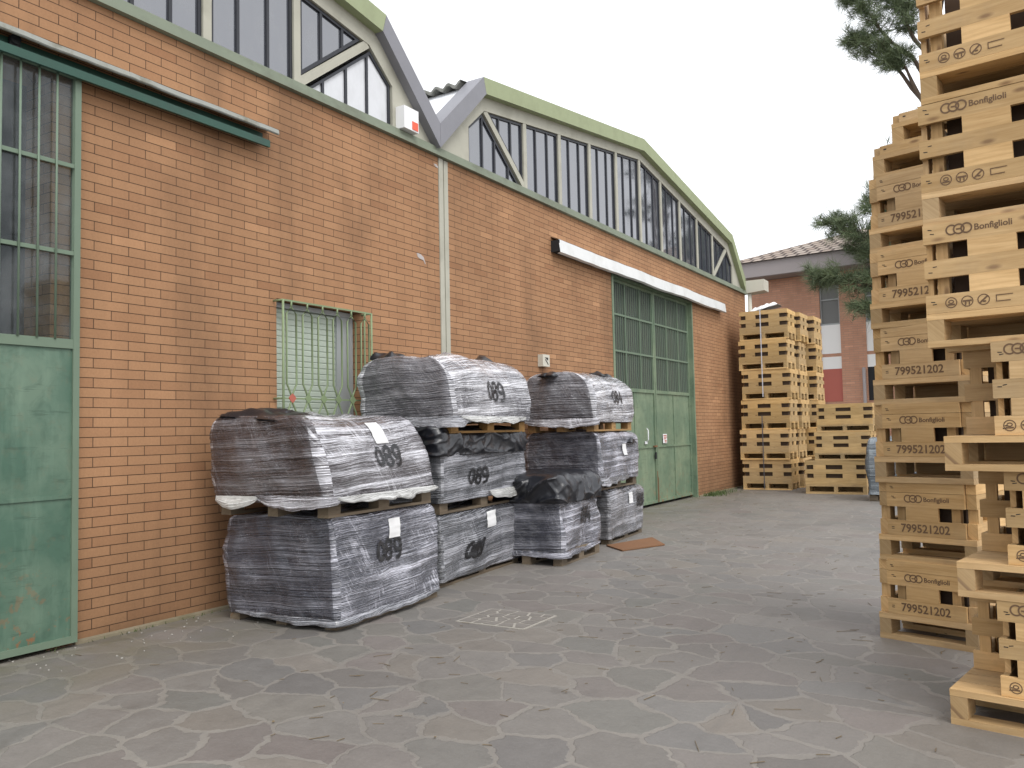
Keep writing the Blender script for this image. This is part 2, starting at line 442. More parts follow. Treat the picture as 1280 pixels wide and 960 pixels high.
M['green_rail'] = mat_simple('dark_green_rail', (.026, .078, .056), .5, .2, 4, .1, dirt=(.03, .05, .04), dirt_amt=.6)
M['green_grille'] = mat_simple('grille_green', (.20, .26, .14), .5, .15, 6, .1, dirt=(.12, .13, .06), dirt_amt=.4)
M['flashing'] = mat_simple('weathered_flashing', (.30, .31, .28), .6, .3, 4, .2, dirt=(.12, .11, .07), dirt_amt=.85, dscale=4)
M['hood_white'] = mat_simple('pale_metal_hood', (.66, .67, .66), .45, .08, 3, .1, dirt=(.4, .4, .36), dirt_amt=.4)
M['shutter'] = mat_simple('pale_shutter', (.46, .52, .44), .55, .06, 3, .05)
M['frame_grey'] = mat_simple('grey_frame', (.35, .37, .37), .5, .06, 3, .05)
M['wood'] = mat_wood('crate_wood', (.72, .49, .245), (.46, .28, .115))
M['wood_far'] = mat_wood('crate_wood_fresh', (.69, .48, .225), (.46, .285, .11))
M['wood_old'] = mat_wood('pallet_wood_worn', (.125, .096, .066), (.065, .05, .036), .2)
M['wood_orange'] = mat_wood('pallet_wood_new', (.46, .27, .095), (.30, .155, .045))
M['ink'] = mat_simple('burnt_print', (.15, .09, .05), .8, .3, 40, .05)
kp = NT('black_spray_paint'); cp = kp.coord('Object')
pb = kp.n('BsdfPrincipled'); pb.inputs['Base Color'].default_value = (.012, .012, .014, 1); pb.inputs['Roughness'].default_value = .4
ptr = kp.n('BsdfTransparent'); pmx = kp.n('MixShader')
kp.put(pmx.inputs[0], kp.ramp(kp.noise(kp.mapping(cp, (3, 3, 55)), 1.4, 3, .6), [(.36, .25), (.47, 1)])); kp.put(pmx.inputs[1], ptr.outputs[0]); kp.put(pmx.inputs[2], pb.outputs[0])
kp.t.links.new(pmx.outputs[0], kp.out.inputs[0]); M['black_paint'] = kp.m
M['paper'] = mat_simple('white_paper', (.72, .72, .72), .6, .04, 20, .03)
M['film_a'] = mat_film('film_over_dark_sheets', (.036, .039, .056), (.80, .80, .90), .86)
M['film_b'] = mat_film('film_over_brown_sheets', (.044, .034, .039), (.84, .84, .90), .92, hi=.44)
M['film_c'] = mat_film('film_over_grey_sheets', (.056, .060, .070), (.64, .645, .70), .74, hi=.43)
M['film_w'] = mat_film('milky_film', (.064, .062, .076), (.90, .90, .95), 1.0, hi=.37)
M['film_blue'] = mat_film('bluish_film', (.075, .095, .115), (.42, .48, .52), .6)
M['skirt'] = mat_film('loose_film', (.40, .40, .38), (.82, .82, .80), .9, hi=.35)
M['bag'] = mat_blackbag('black_plastic')
M['rust'] = mat_simple('rusty_plate', (.19, .092, .042), .85, .25, 5, .3, dirt=(.14, .075, .04), dirt_amt=.6)
M['mosaic_joint'] = mat_simple('pale_mortar', (.31, .29, .255), .85, .1, 8, .2)
M['mosaic_stone'] = mat_simple('cover_stone', (.165, .150, .135), .7, .25, 6, .2)
M['plinth'] = mat_simple('plinth_mortar', (.20, .17, .115), .9, .3, 8, .3, dirt=(.11, .11, .05), dirt_amt=.6)
M['white_plastic'] = mat_simple('white_plastic', (.80, .80, .80), .4, .03, 4, .03)
M['orange_lamp'] = mat_simple('orange_lens', (.75, .10, .04), .35, .05, 4, .03)
M['box_cream'] = mat_simple('cream_box', (.55, .53, .45), .5, .05, 4, .03)
M['dark'] = mat_simple('dark_recess', (.015, .016, .018), .7, .2, 6, .05)
M['interior'] = mat_simple('dim_interior', (.12, .115, .11), .9, .3, 1.2, .05)
M['steel'] = mat_simple('dull_steel', (.32, .31, .29), .4, .15, 8, .05, metal=.7)
M['red'] = mat_simple('faded_red_paint', (.42, .12, .085), .6, .1, 4, .05)
M['red_board'] = mat_simple('red_panel', (.42, .12, .09), .6, .05, 2, .05)
M['eave'] = mat_simple('eave_brown', (.30, .27, .265), .6, .08, 2, .05)
M['soffit'] = mat_simple('soffit', (.15, .13, .125), .7, .1, 2, .05)
M['white_panel'] = mat_simple('white_panel', (.80, .80, .78), .6, .03, 2, .05)
M['blind'] = mat_simple('grey_blind', (.17, .175, .17), .6, .06, 2, .05)
M['tiles'] = mat_tiles()
M['bark'] = mat_simple('pine_bark', (.095, .068, .048), .9, .35, 12, .6)
M['needle'] = mat_needle()
M['litter'] = mat_simple('dry_litter', (.155, .115, .065), .9, .4, 9, .1)
M['chips'] = mat_simple('pale_chips', (.36, .345, .31), .8, .2, 9, .1)
M['weed'] = mat_simple('weed_green', (.085, .12, .04), .8, .3, 9, .1)
M['patch'] = mat_simple('grey_mortar', (.44, .40, .38), .9, .2, 14, .3)
M['gap_dark'] = mat_simple('gap_darkening_brown', (.075, .05, .034), .9, .15, 4, .1)
M['strap'] = mat_simple('plastic_strap', (.10, .10, .11), .4, .1, 5, .05)
M['strap_white'] = mat_simple('pale_strap', (.55, .57, .62), .4, .1, 5, .05)

# ------------------------------------------------------------------ camera, world, sun
cam = bpy.data.cameras.new('camera'); cam.sensor_width = 36; cam.lens = 1050 / 1280 * 36
cam.clip_start = .05; cam.clip_end = 2000
co = bpy.data.objects.new('camera', cam); COL.objects.link(co); scene.camera = co
r = Vector((0.85390826, 0.519993, -0.0211653)); u = Vector((0.04711274, -0.03673599, 0.99821383)); fw = Vector((-0.51828667, 0.85338019, 0.05586745))
mw = Matrix((( r.x, u.x, -fw.x, 0), (r.y, u.y, -fw.y, 0), (r.z, u.z, -fw.z, 1.4), (0, 0, 0, 1)))
co.matrix_world = mw

w = bpy.data.worlds.new('World'); scene.world = w; w.use_nodes = True
nt = w.node_tree; nt.nodes.clear()
sky = nt.nodes.new('ShaderNodeTexSky'); sky.sky_type = 'NISHITA'; sky.sun_disc = False
SUN_EL, SUN_AZ = rad(54), rad(120)
sky.sun_elevation = SUN_EL; sky.sun_rotation = SUN_AZ; sky.air_density = 1.0; sky.dust_density = 4.0; sky.ozone_density = 1.0
hs = nt.nodes.new('ShaderNodeHueSaturation'); hs.inputs['Saturation'].default_value = .12
mx = nt.nodes.new('ShaderNodeMixRGB'); mx.inputs[0].default_value = .80; mx.inputs[2].default_value = (7.6, 7.75, 8.1, 1)   # the even layer of cloud
bg = nt.nodes.new('ShaderNodeBackground'); bg.inputs[1].default_value = .15
wo = nt.nodes.new('ShaderNodeOutputWorld')
nt.links.new(sky.outputs[0], hs.inputs['Color']); nt.links.new(hs.outputs[0], mx.inputs[1])
nt.links.new(mx.outputs[0], bg.inputs[0]); nt.links.new(bg.outputs[0], wo.inputs[0])
sl = bpy.data.lights.new('sun', 'SUN'); sl.energy = 1.15; sl.angle = rad(32); sl.color = (1, .97, .92)
so = bpy.data.objects.new('sun', sl); COL.objects.link(so)
sd = Vector((math.sin(SUN_AZ) * math.cos(SUN_EL), math.cos(SUN_AZ) * math.cos(SUN_EL), math.sin(SUN_EL)))
so.rotation_euler = sd.to_track_quat('Z', 'Y').to_euler(); so.location = (10, 0, 30)
scene.view_settings.view_transform = 'Standard'; scene.view_settings.look = 'None'
scene.view_settings.exposure = 0.55; scene.view_settings.gamma = 1
scene.cycles.max_bounces = 8; scene.cycles.transparent_max_bounces = 12
scene.cycles.use_denoising = True

# ------------------------------------------------------------------ ground
g = MB()
xs = [-400, -60, -20, -5.6, 0, 6, 20, 60, 400]; ys = [-400, -40, -5, 3, 8, 14, 22, 40, 100, 400]
for i in range(len(xs) - 1):
    for j in range(len(ys) - 1):
        g.poly([(xs[i], ys[j], 0), (xs[i + 1], ys[j], 0), (xs[i + 1], ys[j + 1], 0), (xs[i], ys[j + 1], 0)])
go = g.build('paved_yard', M['ground'], merge=1e-4); tag(go, kind='structure')

# ------------------------------------------------------------------ factory building
XW = -5.65
fac = empty('factory_building', (XW, 7.7, 0))
tag(fac, 'orange brick factory with two many-sided gables of black framed windows', 'factory')

# brick wall with openings
ops = [(5.28, 6.42, 1.15, 2.63), (12.49, 16.42, -.01, 3.97), (-.40, 3.24, -.01, 3.93)]
ys = sorted({-5.0, 20.3, 7.755, 7.945} | {o[0] for o in ops} | {o[1] for o in ops})
zs = sorted({0.0, 4.58} | {max(0, o[2]) for o in ops} | {o[3] for o in ops})
def solid(a, b):
    y, z = (ys[a] + ys[a + 1]) / 2, (zs[b] + zs[b + 1]) / 2
    if 7.755 < y < 7.945: return False
    return not any(o[0] < y < o[1] and o[2] < z < o[3] for o in ops)
wb = MB(); XB = XW - .32
for a in range(len(ys) - 1):
    for b in range(len(zs) - 1):
        if not solid(a, b): continue
        y0, y1, z0, z1 = ys[a], ys[a + 1], zs[b], zs[b + 1]
        wb.poly([(XW, y0, z0), (XW, y1, z0), (XW, y1, z1), (XW, y0, z1)])
        wb.poly([(XB, y0, z0), (XB, y0, z1), (XB, y1, z1), (XB, y1, z0)])
        for (da, db, q) in ((-1, 0, [(y0, z0), (y0, z1)]), (1, 0, [(y1, z0), (y1, z1)]), (0, -1, [(y0, z0), (y1, z0)]), (0, 1, [(y0, z1), (y1, z1)])):
            na, nb = a + da, b + db
            if 0 <= na < len(ys) - 1 and 0 <= nb < len(zs) - 1 and solid(na, nb): continue
            (ya, za), (yb, zb) = q
            wb.poly([(XW, ya, za), (XW, yb, zb), (XB, yb, zb), (XB, ya, za)])
# return wall at the far end
wb.box(-16, XB - .003, 20.0, 20.3, 0, 4.58)
wb.build('brick_wall', M['brick'], fac)
# low mortar ledge at the foot
for y0, y1 in ((3.42, 7.755), (7.945, 12.47), (16.44, 20.3)):
    pl = MB(); pl.prism([(XW - .01, -.01), (XW + .035, -.01), (XW + .03, .018), (XW - .01, .03)], 'y', y0, y1)
    pl.build('plinth', M['plinth'], fac)
# concrete pilaster between the bays
pm = MB(); pm.box(XW - .3, XW + .012, 7.757, 7.835, 0, 4.575); pm.box(XW - .3, XW + .004, 7.865, 7.943, 0, 4.575); pm.box(XW - .3, XW - .012, 7.835, 7.865, 0, 4.575)
pm.build('pilaster', M['concrete'], fac)
# sill beam
sm = MB(); sm.box(XW - .3, XW + .055, -5.0, 20.32, 4.583, 4.625); sm.box(XW - .3, XW + .03, -5.0, 20.31, 4.625, 4.688)
sm.build('sill_beam', M['sill'], fac)

HALF = 6.2
def lower(u): # underside of the fascia
    u = abs(u)
    return 6.35 - (6.35 - 5.63) * u / 5.2 if u <= 5.2 else 5.63 - (u - 5.2) * (5.63 - 4.66)
def wtop(u):
    u = abs(u)
    return 6.21 - (6.21 - 5.47) * u / 5.1 if u <= 5.1 else 5.47 - (u - 5.1) * .86
def inset(poly, d):
    n = len(poly); out = []
    ar = sum(poly[i][0] * poly[(i + 1) % n][1] - poly[(i + 1) % n][0] * poly[i][1] for i in range(n))
    if ar < 0: poly = poly[::-1]
    for i in range(n):
        p0, p1, p2 = Vector(poly[i - 1]), Vector(poly[i]), Vector(poly[(i + 1) % n])
        e1 = (p1 - p0).normalized(); e2 = (p2 - p1).normalized()
        n1 = Vector((-e1.y, e1.x)); n2 = Vector((-e2.y, e2.x))
        b = (n1 + n2); b = b / max(.25, b.length_squared / 2)
        out.append(tuple(p1 + b * d))
    return poly, out
XG = XW - .02   # face of the concrete gable
def make_window(poly, glassmat, muls, rot_ok=True):
    poly, inn = inset(poly, .030)
    fr = MB(); fr.ring(poly, inn, 'x', XG - .08, XG - .024)
    for m in muls:
        # clip a vertical mullion to the inner polygon
        zsx = []
        n = len(inn)
        for i in range(n):
            (a0, b0), (a1, b1) = inn[i], inn[(i + 1) % n]
            if (a0 - m) * (a1 - m) < 0: zsx.append(b0 + (b1 - b0) * (m - a0) / (a1 - a0))
        if len(zsx) >= 2:
            zsx.sort(); fr.box(XG - .075, XG - .026, m - .016, m + .016, zsx[0] - .02, zsx[-1] + .02)
    o = fr.build('window', M['black_frame'], fac)
    pn = MB(); _, p2 = inset(poly, .02)
    pn.prism(p2, 'x', XG - .052, XG - .044)
    pn.build('pane', glassmat, o)
    return o
def gable(C, side):
    con = MB()
    x0, x1 = XG - .14, XG
    B = 4.69
    PW = .042
    nodes = [k * 1.02 for k in range(-4, 5)]
    # top band and end pieces
    us = [-5.47, -5.1] + nodes + [5.1, 5.47]
    for a, b in zip(us[:-1], us[1:]):
        con.prism([(C + a, wtop(a)), (C + b, wtop(b)), (C + b, lower(b) + .05), (C + a, lower(a) + .05)], 'x', x0, x1)
    for s in (-1, 1):
        con.prism([(C + s * 5.47, B - .003), (C + s * 6.19, B - .003), (C + s * 6.19, lower(6.19) + .06), (C + s * 5.47, lower(5.47) + .05)], 'x', x0, x1)
        # diagonal strut of the end panel
        a, b = (s * 4.08, 4.70), (s * 5.08, wtop(5.08))
        d = Vector((b[0] - a[0], b[1] - a[1])).normalized(); nn = Vector((-d.y, d.x)) * .043
        con.prism([(C + a[0] + nn.x, a[1] + nn.y), (C + b[0] + nn.x, b[1] + nn.y), (C + b[0] - nn.x, b[1] - nn.y), (C + a[0] - nn.x, a[1] - nn.y)], 'x', x0 + .004, x1 - .006)
    for u_ in nodes:
        con.prism([(C + u_ - PW, B - .003), (C + u_ + PW, B - .003), (C + u_ + PW, wtop(u_ + PW) + .02), (C + u_ - PW, wtop(u_ - PW) + .02)], 'x', x0 + .003, x1 - .003)
    con.build('gable_frame', M['concrete'], fac)
    for a, b in zip(nodes[:-1], nodes[1:]):
        a2, b2 = a + PW + .004, b - PW - .004
        make_window([(C + a2, B), (C + b2, B), (C + b2, wtop(b2) - .006), (C + a2, wtop(a2) - .006)], M['glass'], [C + a + .34, C + a + .68])
    for s in (-1, 1):
        gm = M['glass_sky_bright'] if (side == 1 and s == 1) else M['glass']
        op = [(C + s * 5.455, B), (C + s * 5.455, wtop(5.455) - .005), (C + s * 5.135, wtop(5.135) - .02), (C + s * 4.20, B)]
        make_window(op, gm, [C + s * q for q in ((5.12, 4.83, 4.5) if side == 2 else (5.09, 4.77, 4.44))])
        ip = [(C + s * 4.13, 4.80), (C + s * 4.13, wtop(4.13) - .008), (C + s * 4.985, wtop(4.985) - .008)]
        make_window(ip, M['glass'], [C + s * 4.42, C + s * 4.72])
    # fascia boards following the roof edge
    fx0, fx1 = XW - .16, XW + .085
    f1 = MB()
    f1.prism([(C - 5.2, 5.63), (C, 6.35), (C + 5.2, 5.63), (C + 5.26, 5.83), (C + .0, 6.57), (C - 5.26, 5.83)], 'x', fx0, fx1)
    f1.build('fascia', M['fascia_green'], fac)
    for s in (-1, 1):
        f2 = MB()
        f2.prism([(C + s * 5.203, 5.63), (C + s * 6.198, 4.665), (C + s * 6.198, 4.95), (C + s * 5.263, 5.828)], 'x', fx0, fx1)
        f2.build('valley_fascia', M['fascia_grey'] if not (s > 0 and side == 2) else M['fascia_green'], fac)
    # roof sheets behind the fascia
    for s in (-1, 1):
        rw = MB(); q = [(C + s * 6.19, 4.90), (C + s * 5.30, 5.735), (C + s * 5.30, 5.70), (C + s * 6.19, 4.865)]
        rw.prism(q, 'x', -22, fx0 - .002); rw.build('valley_sheet', M['white_sheet'], fac)
    rf = MB(); nx = 560
    Rr = [[], [], []]
    for i in range(nx + 1):
        x = fx0 - .003 - i * .03; wv = .030 * math.cos(i * .03 / .19 * 2 * PI)
        for k, (uu, zz) in enumerate(((-5.42, 5.80), (0, 6.52), (5.42, 5.80))): Rr[k].append((x, C + uu, zz + wv - .03))
    rf.grid(Rr, smooth=False); rf.grid([[(x, y, z - .035) for x, y, z in r_] for r_ in Rr], smooth=False)
    for r_ in (Rr[0], Rr[2]): rf.grid([r_, [(x, y, z - .035) for x, y, z in r_]], smooth=False)
    rf.build('roof', M['roof_sheet'], fac)
gable(1.5, 1); gable(13.9, 2)
# interior dim hall seen through the sliding door glass
it = MB()
it.poly([(XB - .01, -5, .0), (-14, -5, 0), (-14, 20, 0), (XB - .01, 20, 0)][::-1])
it.poly([(-14, -5, 0), (-14, 20, 0), (-14, 20, 4.6), (-14, -5, 4.6)])
it.poly([(XB - .01, -5, 4.57), (-14, -5, 4.57), (-14, 20, 4.57), (XB - .01, 20, 4.57)])
it.poly([(XB - .01, 6.9, 0), (-14, 6.9, 0), (-14, 6.9, 4.6), (XB - .01, 6.9, 4.6)])
it.poly([(XB - .01, -4.9, 0), (-14, -4.9, 0), (-14, -4.9, 4.6), (XB - .01, -4.9, 4.6)])
it.build('hall_lining', M['interior'], fac)

ip = MB(); ip.box(XB - .25, XB - .12, 2.90, 3.02, 0, 4.5); ip.build('inner_post', M['box_cream'], fac)
# ---- sliding door on the left
XD = XW + .075
dr = MB()
def yz_bar(mb, y0, y1, z0, z1, x0, x1): mb.box(x0, x1, y0, y1, z0, z1)
for (L0, L1) in ((1.46, 3.408), (-.50, 1.44)):
    yz_bar(dr, L0, L0 + .045, .03, 3.985, XD - .05, XD); yz_bar(dr, L1 - .045, L1, .03, 3.985, XD - .05, XD)
    yz_bar(dr, L0 + .045, L1 - .045, 3.94, 3.985, XD - .05, XD); yz_bar(dr, L0 + .045, L1 - .045, 2.03, 2.095, XD - .05, XD - .002)
    yz_bar(dr, L0 + .045, L1 - .045, .03, .075, XD - .05, XD - .002)
do = dr.build('sliding_door', M['green_bar'], fac)
bars = MB()
for (L0, L1) in ((1.46, 3.408), (-.50, 1.44)):
    n = int((L1 - L0 - .1) / .122)
    y = L1 - .175
    while y > L0 + .06:
        bars.tube([(XD + .002, y, 2.09), (XD + .002, y, 3.945)], .0075, 6); y -= .124
    for z in (3.31, 2.695): bars.box(XD - .018, XD - .004, L0 + .045, L1 - .045, z - .014, z + .014)
bars.build('bars', M['green_bar'], do)
gl = MB()
for (L0, L1) in ((1.46, 3.408), (-.50, 1.44)): gl.box(XD - .036, XD - .030, L0 + .04, L1 - .04, 2.08, 3.95)
gl.build('glazing', M['clear'], do)
for (L0, L1) in ((1.46, 3.408), (-.50, 1.44)):
    pn = MB()
    ins = [(L0 + .045, .075, 1.005), (L0 + .045, 1.03, 2.03)]
    for (ya, z0, z1) in ins:
        yb = L1 - .045; xf = XD - .016; c = (xf + .016, (ya + yb) / 2, (z0 + z1) / 2)
        q = [(xf, ya, z0), (xf, yb, z0), (xf, yb, z1), (xf, ya, z1)]
        for i in range(4): pn.poly([q[i], q[(i + 1) % 4], c])
    pn.box(XD - .022, XD - .006, L0 + .045, L1 - .045, 1.005, 1.03)
    pn.build('door_panel', M['green_old'], do)
for y in (2.955, 2.0, 1.0, .4):
    hg = MB(); hg.box(XW + .045, XW + .06, y - .035, y + .035, 3.98, 4.05); hg.tube([(XW + .03, y, 4.06), (XW + .075, y, 4.06)], .035, 10)
    hg.build('hanger', M['dark'], do)
# overhead rail with weathered flashing
tr = empty('door_rail', (XW, 3, 4.05)); attach(tr, fac)
rr = MB(); y0, y1 = -4.9, 5.10
rr.box(XW + .10, XW + .128, y0, y1, 3.925, 3.985); rr.box(XW + .03, XW + .0995, y0, y1, 3.972, 3.984); rr.box(XW + .02, XW + .034, y0, y1, 3.985, 4.07)
rr.build('rail', M['green_rail'], tr)
fl = MB(); P = [[], [], [], []]
for i in range(120):
    y = y0 + (y1 + .08 - y0) * i / 119; n = noise.noise(Vector((y * 2.3, 1, 0))) * .010 + noise.noise(Vector((y * 9, 1, 0))) * .004
    P[0].append((XW + .001, y, 4.135 + n * .5)); P[1].append((XW + .15, y, 4.098 + n)); P[2].append((XW + .156, y, 4.062 + n * 1.4)); P[3].append((XW + .145, y, 4.058 + n * 1.4))
fl.grid(P, smooth=False); fl.grid([[(x - .004, y, z - .006) for x, y, z in row] for row in P], smooth=False)
fl.build('flashing', M['flashing'], tr)

# ---- barred window
wn = empty('barred_window', (XW, 5.85, 1.15)); attach(wn, fac)
fr = MB()
for (a, b, c, d) in ((5.29, 5.335, 1.17, 2.62), (6.365, 6.41, 1.17, 2.62), (5.335, 6.365, 2.575, 2.62), (5.335, 6.365, 1.17, 1.215)):
    fr.box(XW - .19, XW - .12, a, b, c, d)
fr.box(XW - .21, XW + .05, 5.24, 6.46, 1.11, 1.149)
fr.build('window_frame', M['frame_grey'], wn)
sh = MB(); z = 1.215
while z < 2.57:
    z1 = min(z + .055, 2.574)
    sh.prism([(XW - .165, z), (XW - .157, z + .008), (XW - .157, z1 - .008), (XW - .165, z1)], 'y', 5.336, 6.19); z = z1
sh.build('roller_shutter', M['shutter'], wn)
sp = MB(); sp.box(XW - .18, XW - .13, 6.19, 6.364, 1.216, 2.574); sp.build('side_panel', M['frame_grey'], wn)
gr = MB(); XGm = XW + .12; rb = .0092
ya, yb, za, zb = 5.245, 6.42, 1.12, 2.60
def bar(p, r=rb): gr.tube([(XGm, a, b) for a, b in p], r, 6)
gr.box(XGm - .004, XGm + .004, ya, yb + .01, 2.592, 2.607); gr.box(XGm - .004, XGm + .004, ya, yb, 1.722, 1.736); gr.box(XGm - .004, XGm + .004, ya, yb, 1.13, 1.145)
n = 6; pw = (yb - ya) / n
for z_ in (2.60, 1.73, 1.14):
    for y_ in (ya, yb): gr.tube([(XGm, y_, z_), (XW - .01, y_, z_)], rb, 6)
gr.tube([(XGm, ya, za), (XGm, ya, 2.6)], rb + .002, 6); gr.tube([(XGm, yb, za), (XGm, yb, 2.6)], rb + .002, 6)
gr.tube([(XW + .03, yb, za), (XW + .03, yb, 2.6)], rb, 6)
for i in range(n):
    c = ya + pw * (i + .5); h = pw * .30
    bar([(c, 2.595), (c, 2.54)])
    for s in (-1, 1):
        bar([(c, 2.545), (c + s * h, 2.485), (c + s * h, 1.86), (c + s * .02, 1.79), (c, 1.735)])
        bar([(c, 1.725), (c + s * .02, 1.67), (c + s * h, 1.60), (c + s * h, 1.145)])
gr.build('grille', M['green_grille'], wn)
ro = MB(); rd = MB()
for i in range(n):
    c = ya + pw * (i + .5); mb_ = rd if i == 0 else ro
    mb_.prism([(c + .034 * math.cos(q * PI / 6) * (1 if q % 3 else 1.25), 1.731 + .034 * math.sin(q * PI / 6) * (1 if q % 3 else 1.25)) for q in range(12)], 'x', XGm + .005, XGm + .012)
ro.build('rosette', M['green_grille'], wn); rd.build('rosette', M['red'], wn)

# ---- double gate
gt = MB(); XA = XW - .10
gt.box(XW - .14, XW + .01, 12.492, 12.56, .0, 3.965); gt.box(XW - .14, XW + .004, 16.36, 16.418, 0, 3.965); gt.box(XW - .14, XW + .004, 12.56, 16.36, 3.91, 3.965)
go_ = gt.build('gate', M['green_pale'], fac)
for li, (L0, L1) in enumerate(((12.565, 14.475), (14.495, 16.355))):
    f = MB()
    for a, b in ((L0, L0 + .05), (L1 - .05, L1)): f.box(XA - .04, XA + .02, a, b, .05, 3.905)
    for a, b in ((.05, .10), (2.03, 2.09), (3.86, 3.905)): f.box(XA - .04, XA + .017, L0 + .05, L1 - .05, a, b)
    f.build('leaf_frame', M['green_pale'], go_)
    b_ = MB()
    for z_ in (3.315, 2.70): b_.box(XA, XA + .022, L0 + .05, L1 - .05, z_ - .016, z_ + .016)
    wl_ = (L1 - L0) / 3
    for i in (1, 2): b_.box(XA, XA + .024, L0 + wl_ * i - .014, L0 + wl_ * i + .014, 2.09, 3.86)
    for i in range(3):
        for q in range(1, 7):
            y = L0 + wl_ * (i + q / 7.0); b_.box(XA + .002, XA + .014, y - .0055, y + .0055, 2.09, 3.86)
    b_.build('gate_bars', M['green_bar'], go_)
    gl = MB(); gl.box(XA - .028, XA - .02, L0 + .045, L1 - .045, 2.085, 3.865); gl.build('glazing', M['gate_glass'], go_)
    pn = MB()
    for i in range(2):
        a = L0 + .05 + i * (L1 - L0 - .1) / 2; b = a + (L1 - L0 - .1) / 2
        for z0, z1 in ((.10, 1.045), (1.075, 2.03)):
            xf = XA - .006; c = (xf + .008, (a + b) / 2, (z0 + z1) / 2)
            q = [(xf, a + .006, z0), (xf, b - .006, z0), (xf, b - .006, z1), (xf, a + .006, z1)]
            for j in range(4): pn.poly([q[j], q[(j + 1) % 4], c])
        pn.box(XA - .02, XA + .010, a - .006, a + .006, .10, 2.03)
    pn.box(XA - .02, XA + .013, L0 + .05, L1 - .05, 1.045, 1.075)
    pn.build('gate_panel', M['green_pale'], go_)
hd = MB(); hd.box(XA + .02, XA + .05, 14.30, 14.44, 1.055, 1.085); hd.build('bolt', M['rust'], go_)
hd = MB(); hd.box(XA + .02, XA + .045, 14.36, 14.40, .84, .96); hd.build('lock', M['dark'], go_)
hd = MB(); hd.tube([(XA + .03, 13.98, 1.16), (XA + .06, 13.98, 1.2), (XA + .06, 13.98, 1.36), (XA + .03, 13.98, 1.40)], .010, 6)
hd.box(XA + .01, XA + .022, 13.93, 14.03, 1.12, 1.17)
hd.build('handle', M['white_sheet'], go_)
rsx = MB(); rsx.box(XA + .021, XA + .026, 14.452, 14.473, .06, .62); rsx.box(XA + .021, XA + .026, 14.497, 14.508, .06, .5)
rsx.build('rust_strip', M['rust'], go_)
no = MB(); no.box(XA + .013, XA + .017, 14.80, 15.0, 1.115, 1.285); nob = no.build('notice', M['paper']); 
tag(nob, 'small white notice with red lettering on the green gate', 'sign')
nl = MB()
for z_, a, b in ((1.255, 14.82, 14.98), (1.225, 14.84, 14.99), (1.195, 14.83, 14.96), (1.16, 14.87, 14.98), (1.135, 14.88, 14.97)): nl.box(XA + .0171, XA + .0185, a, b, z_ - .009, z_ + .009)
nl.build('red_lettering', M['red'], nob)
# hood over the gate
ho = empty('gate_hood', (XW, 14.4, 3.95)); attach(ho, fac)
hm = MB(); P = []
ya, yb = 10.45, 18.25
rows = [[], [], [], []]
for i in range(60):
    y = ya + (yb - ya) * i / 59; n = noise.noise(Vector((y * .8, 4, 2))) * .012 + noise.noise(Vector((y * 3, 4, 9))) * .004
    x = XW + .15 + n
    rows[0].append((XW + .001, y, 4.16)); rows[1].append((x - .025, y, 4.105 + n)); rows[2].append((x, y, 3.92 + n)); rows[3].append((x - .05, y, 3.905 + n))
hm.grid(rows, smooth=False)
hm.build('hood_sheet', M['hood_white'], ho)
hb = MB(); hb.box(XW + .02, XW + .09, ya + .03, yb - .03, 3.93, 4.06); hb.box(XW + .003, XW + .135, ya + .0, ya + .02, 3.935, 4.10)
hb.build('hood_rail', M['dark'], ho)
# rain hopper and pipe at the far end
rh = MB(); rh.prism([(XW + .02, 4.62), (XW + .46, 4.66), (XW + .46, 4.93), (XW + .02, 4.93)], 'y', 20.33, 20.75); rh.build('rain_hopper', M['box_cream'], fac)
dp = MB(); dp.tube([(XW + .08, 20.42, 4.65), (XW + .08, 20.42, 0.0)], .05, 10); dp.build('downpipe', M['box_cream'], fac)
# broken brick with pale mortar
pt = MB(); pt.prism([(7.33, 3.388), (7.36, 3.392), (7.40, 3.385), (7.45, 3.365), (7.465, 3.34), (7.49, 3.29), (7.482, 3.287), (7.45, 3.325), (7.42, 3.33), (7.38, 3.335), (7.345, 3.35)], 'x', XW - .002, XW + .003)
pt.prism([(7.67, 4.485), (7.72, 4.49), (7.75, 4.472), (7.75, 4.452), (7.70, 4.46)], 'x', XW - .002, XW + .003)
pt.build('mortar_patch', M['patch'], fac)

# ---- boxes fixed on the facade
si = empty('alarm_siren', (XW, 7.24, 4.72)); tag(si, 'white alarm siren box with an orange corner under the gable valley', 'alarm')
a = MB(); a.box(XW - .018, XW + .10, 7.02, 7.27, 4.695, 4.94); add_bevel(a.build('siren_box', M['white_plastic'], si), .012)
a = MB(); a.box(XW + .1005, XW + .106, 7.155, 7.255, 4.71, 4.80); a.build('siren_lens', M['orange_lamp'], si)
eb = empty('switch_box', (XW, 10.1, 2.28)); tag(eb, 'small grey switch box on the brick wall above the wrapped loads', 'switch box')
a = MB(); a.box(XW, XW + .08, 10.0, 10.19, 2.275, 2.44); add_bevel(a.build('box_body', M['box_cream'], eb), .01)
a = MB(); a.prism([(10.05, 2.40), (10.14, 2.40), (10.14, 2.36)], 'x', XW + .081, XW + .084); a.prism([(10.06, 2.37), (10.075, 2.375), (10.15, 2.31), (10.14, 2.30)], 'x', XW + .081, XW + .084)
a.build('black_arrow', M['dark'], eb)

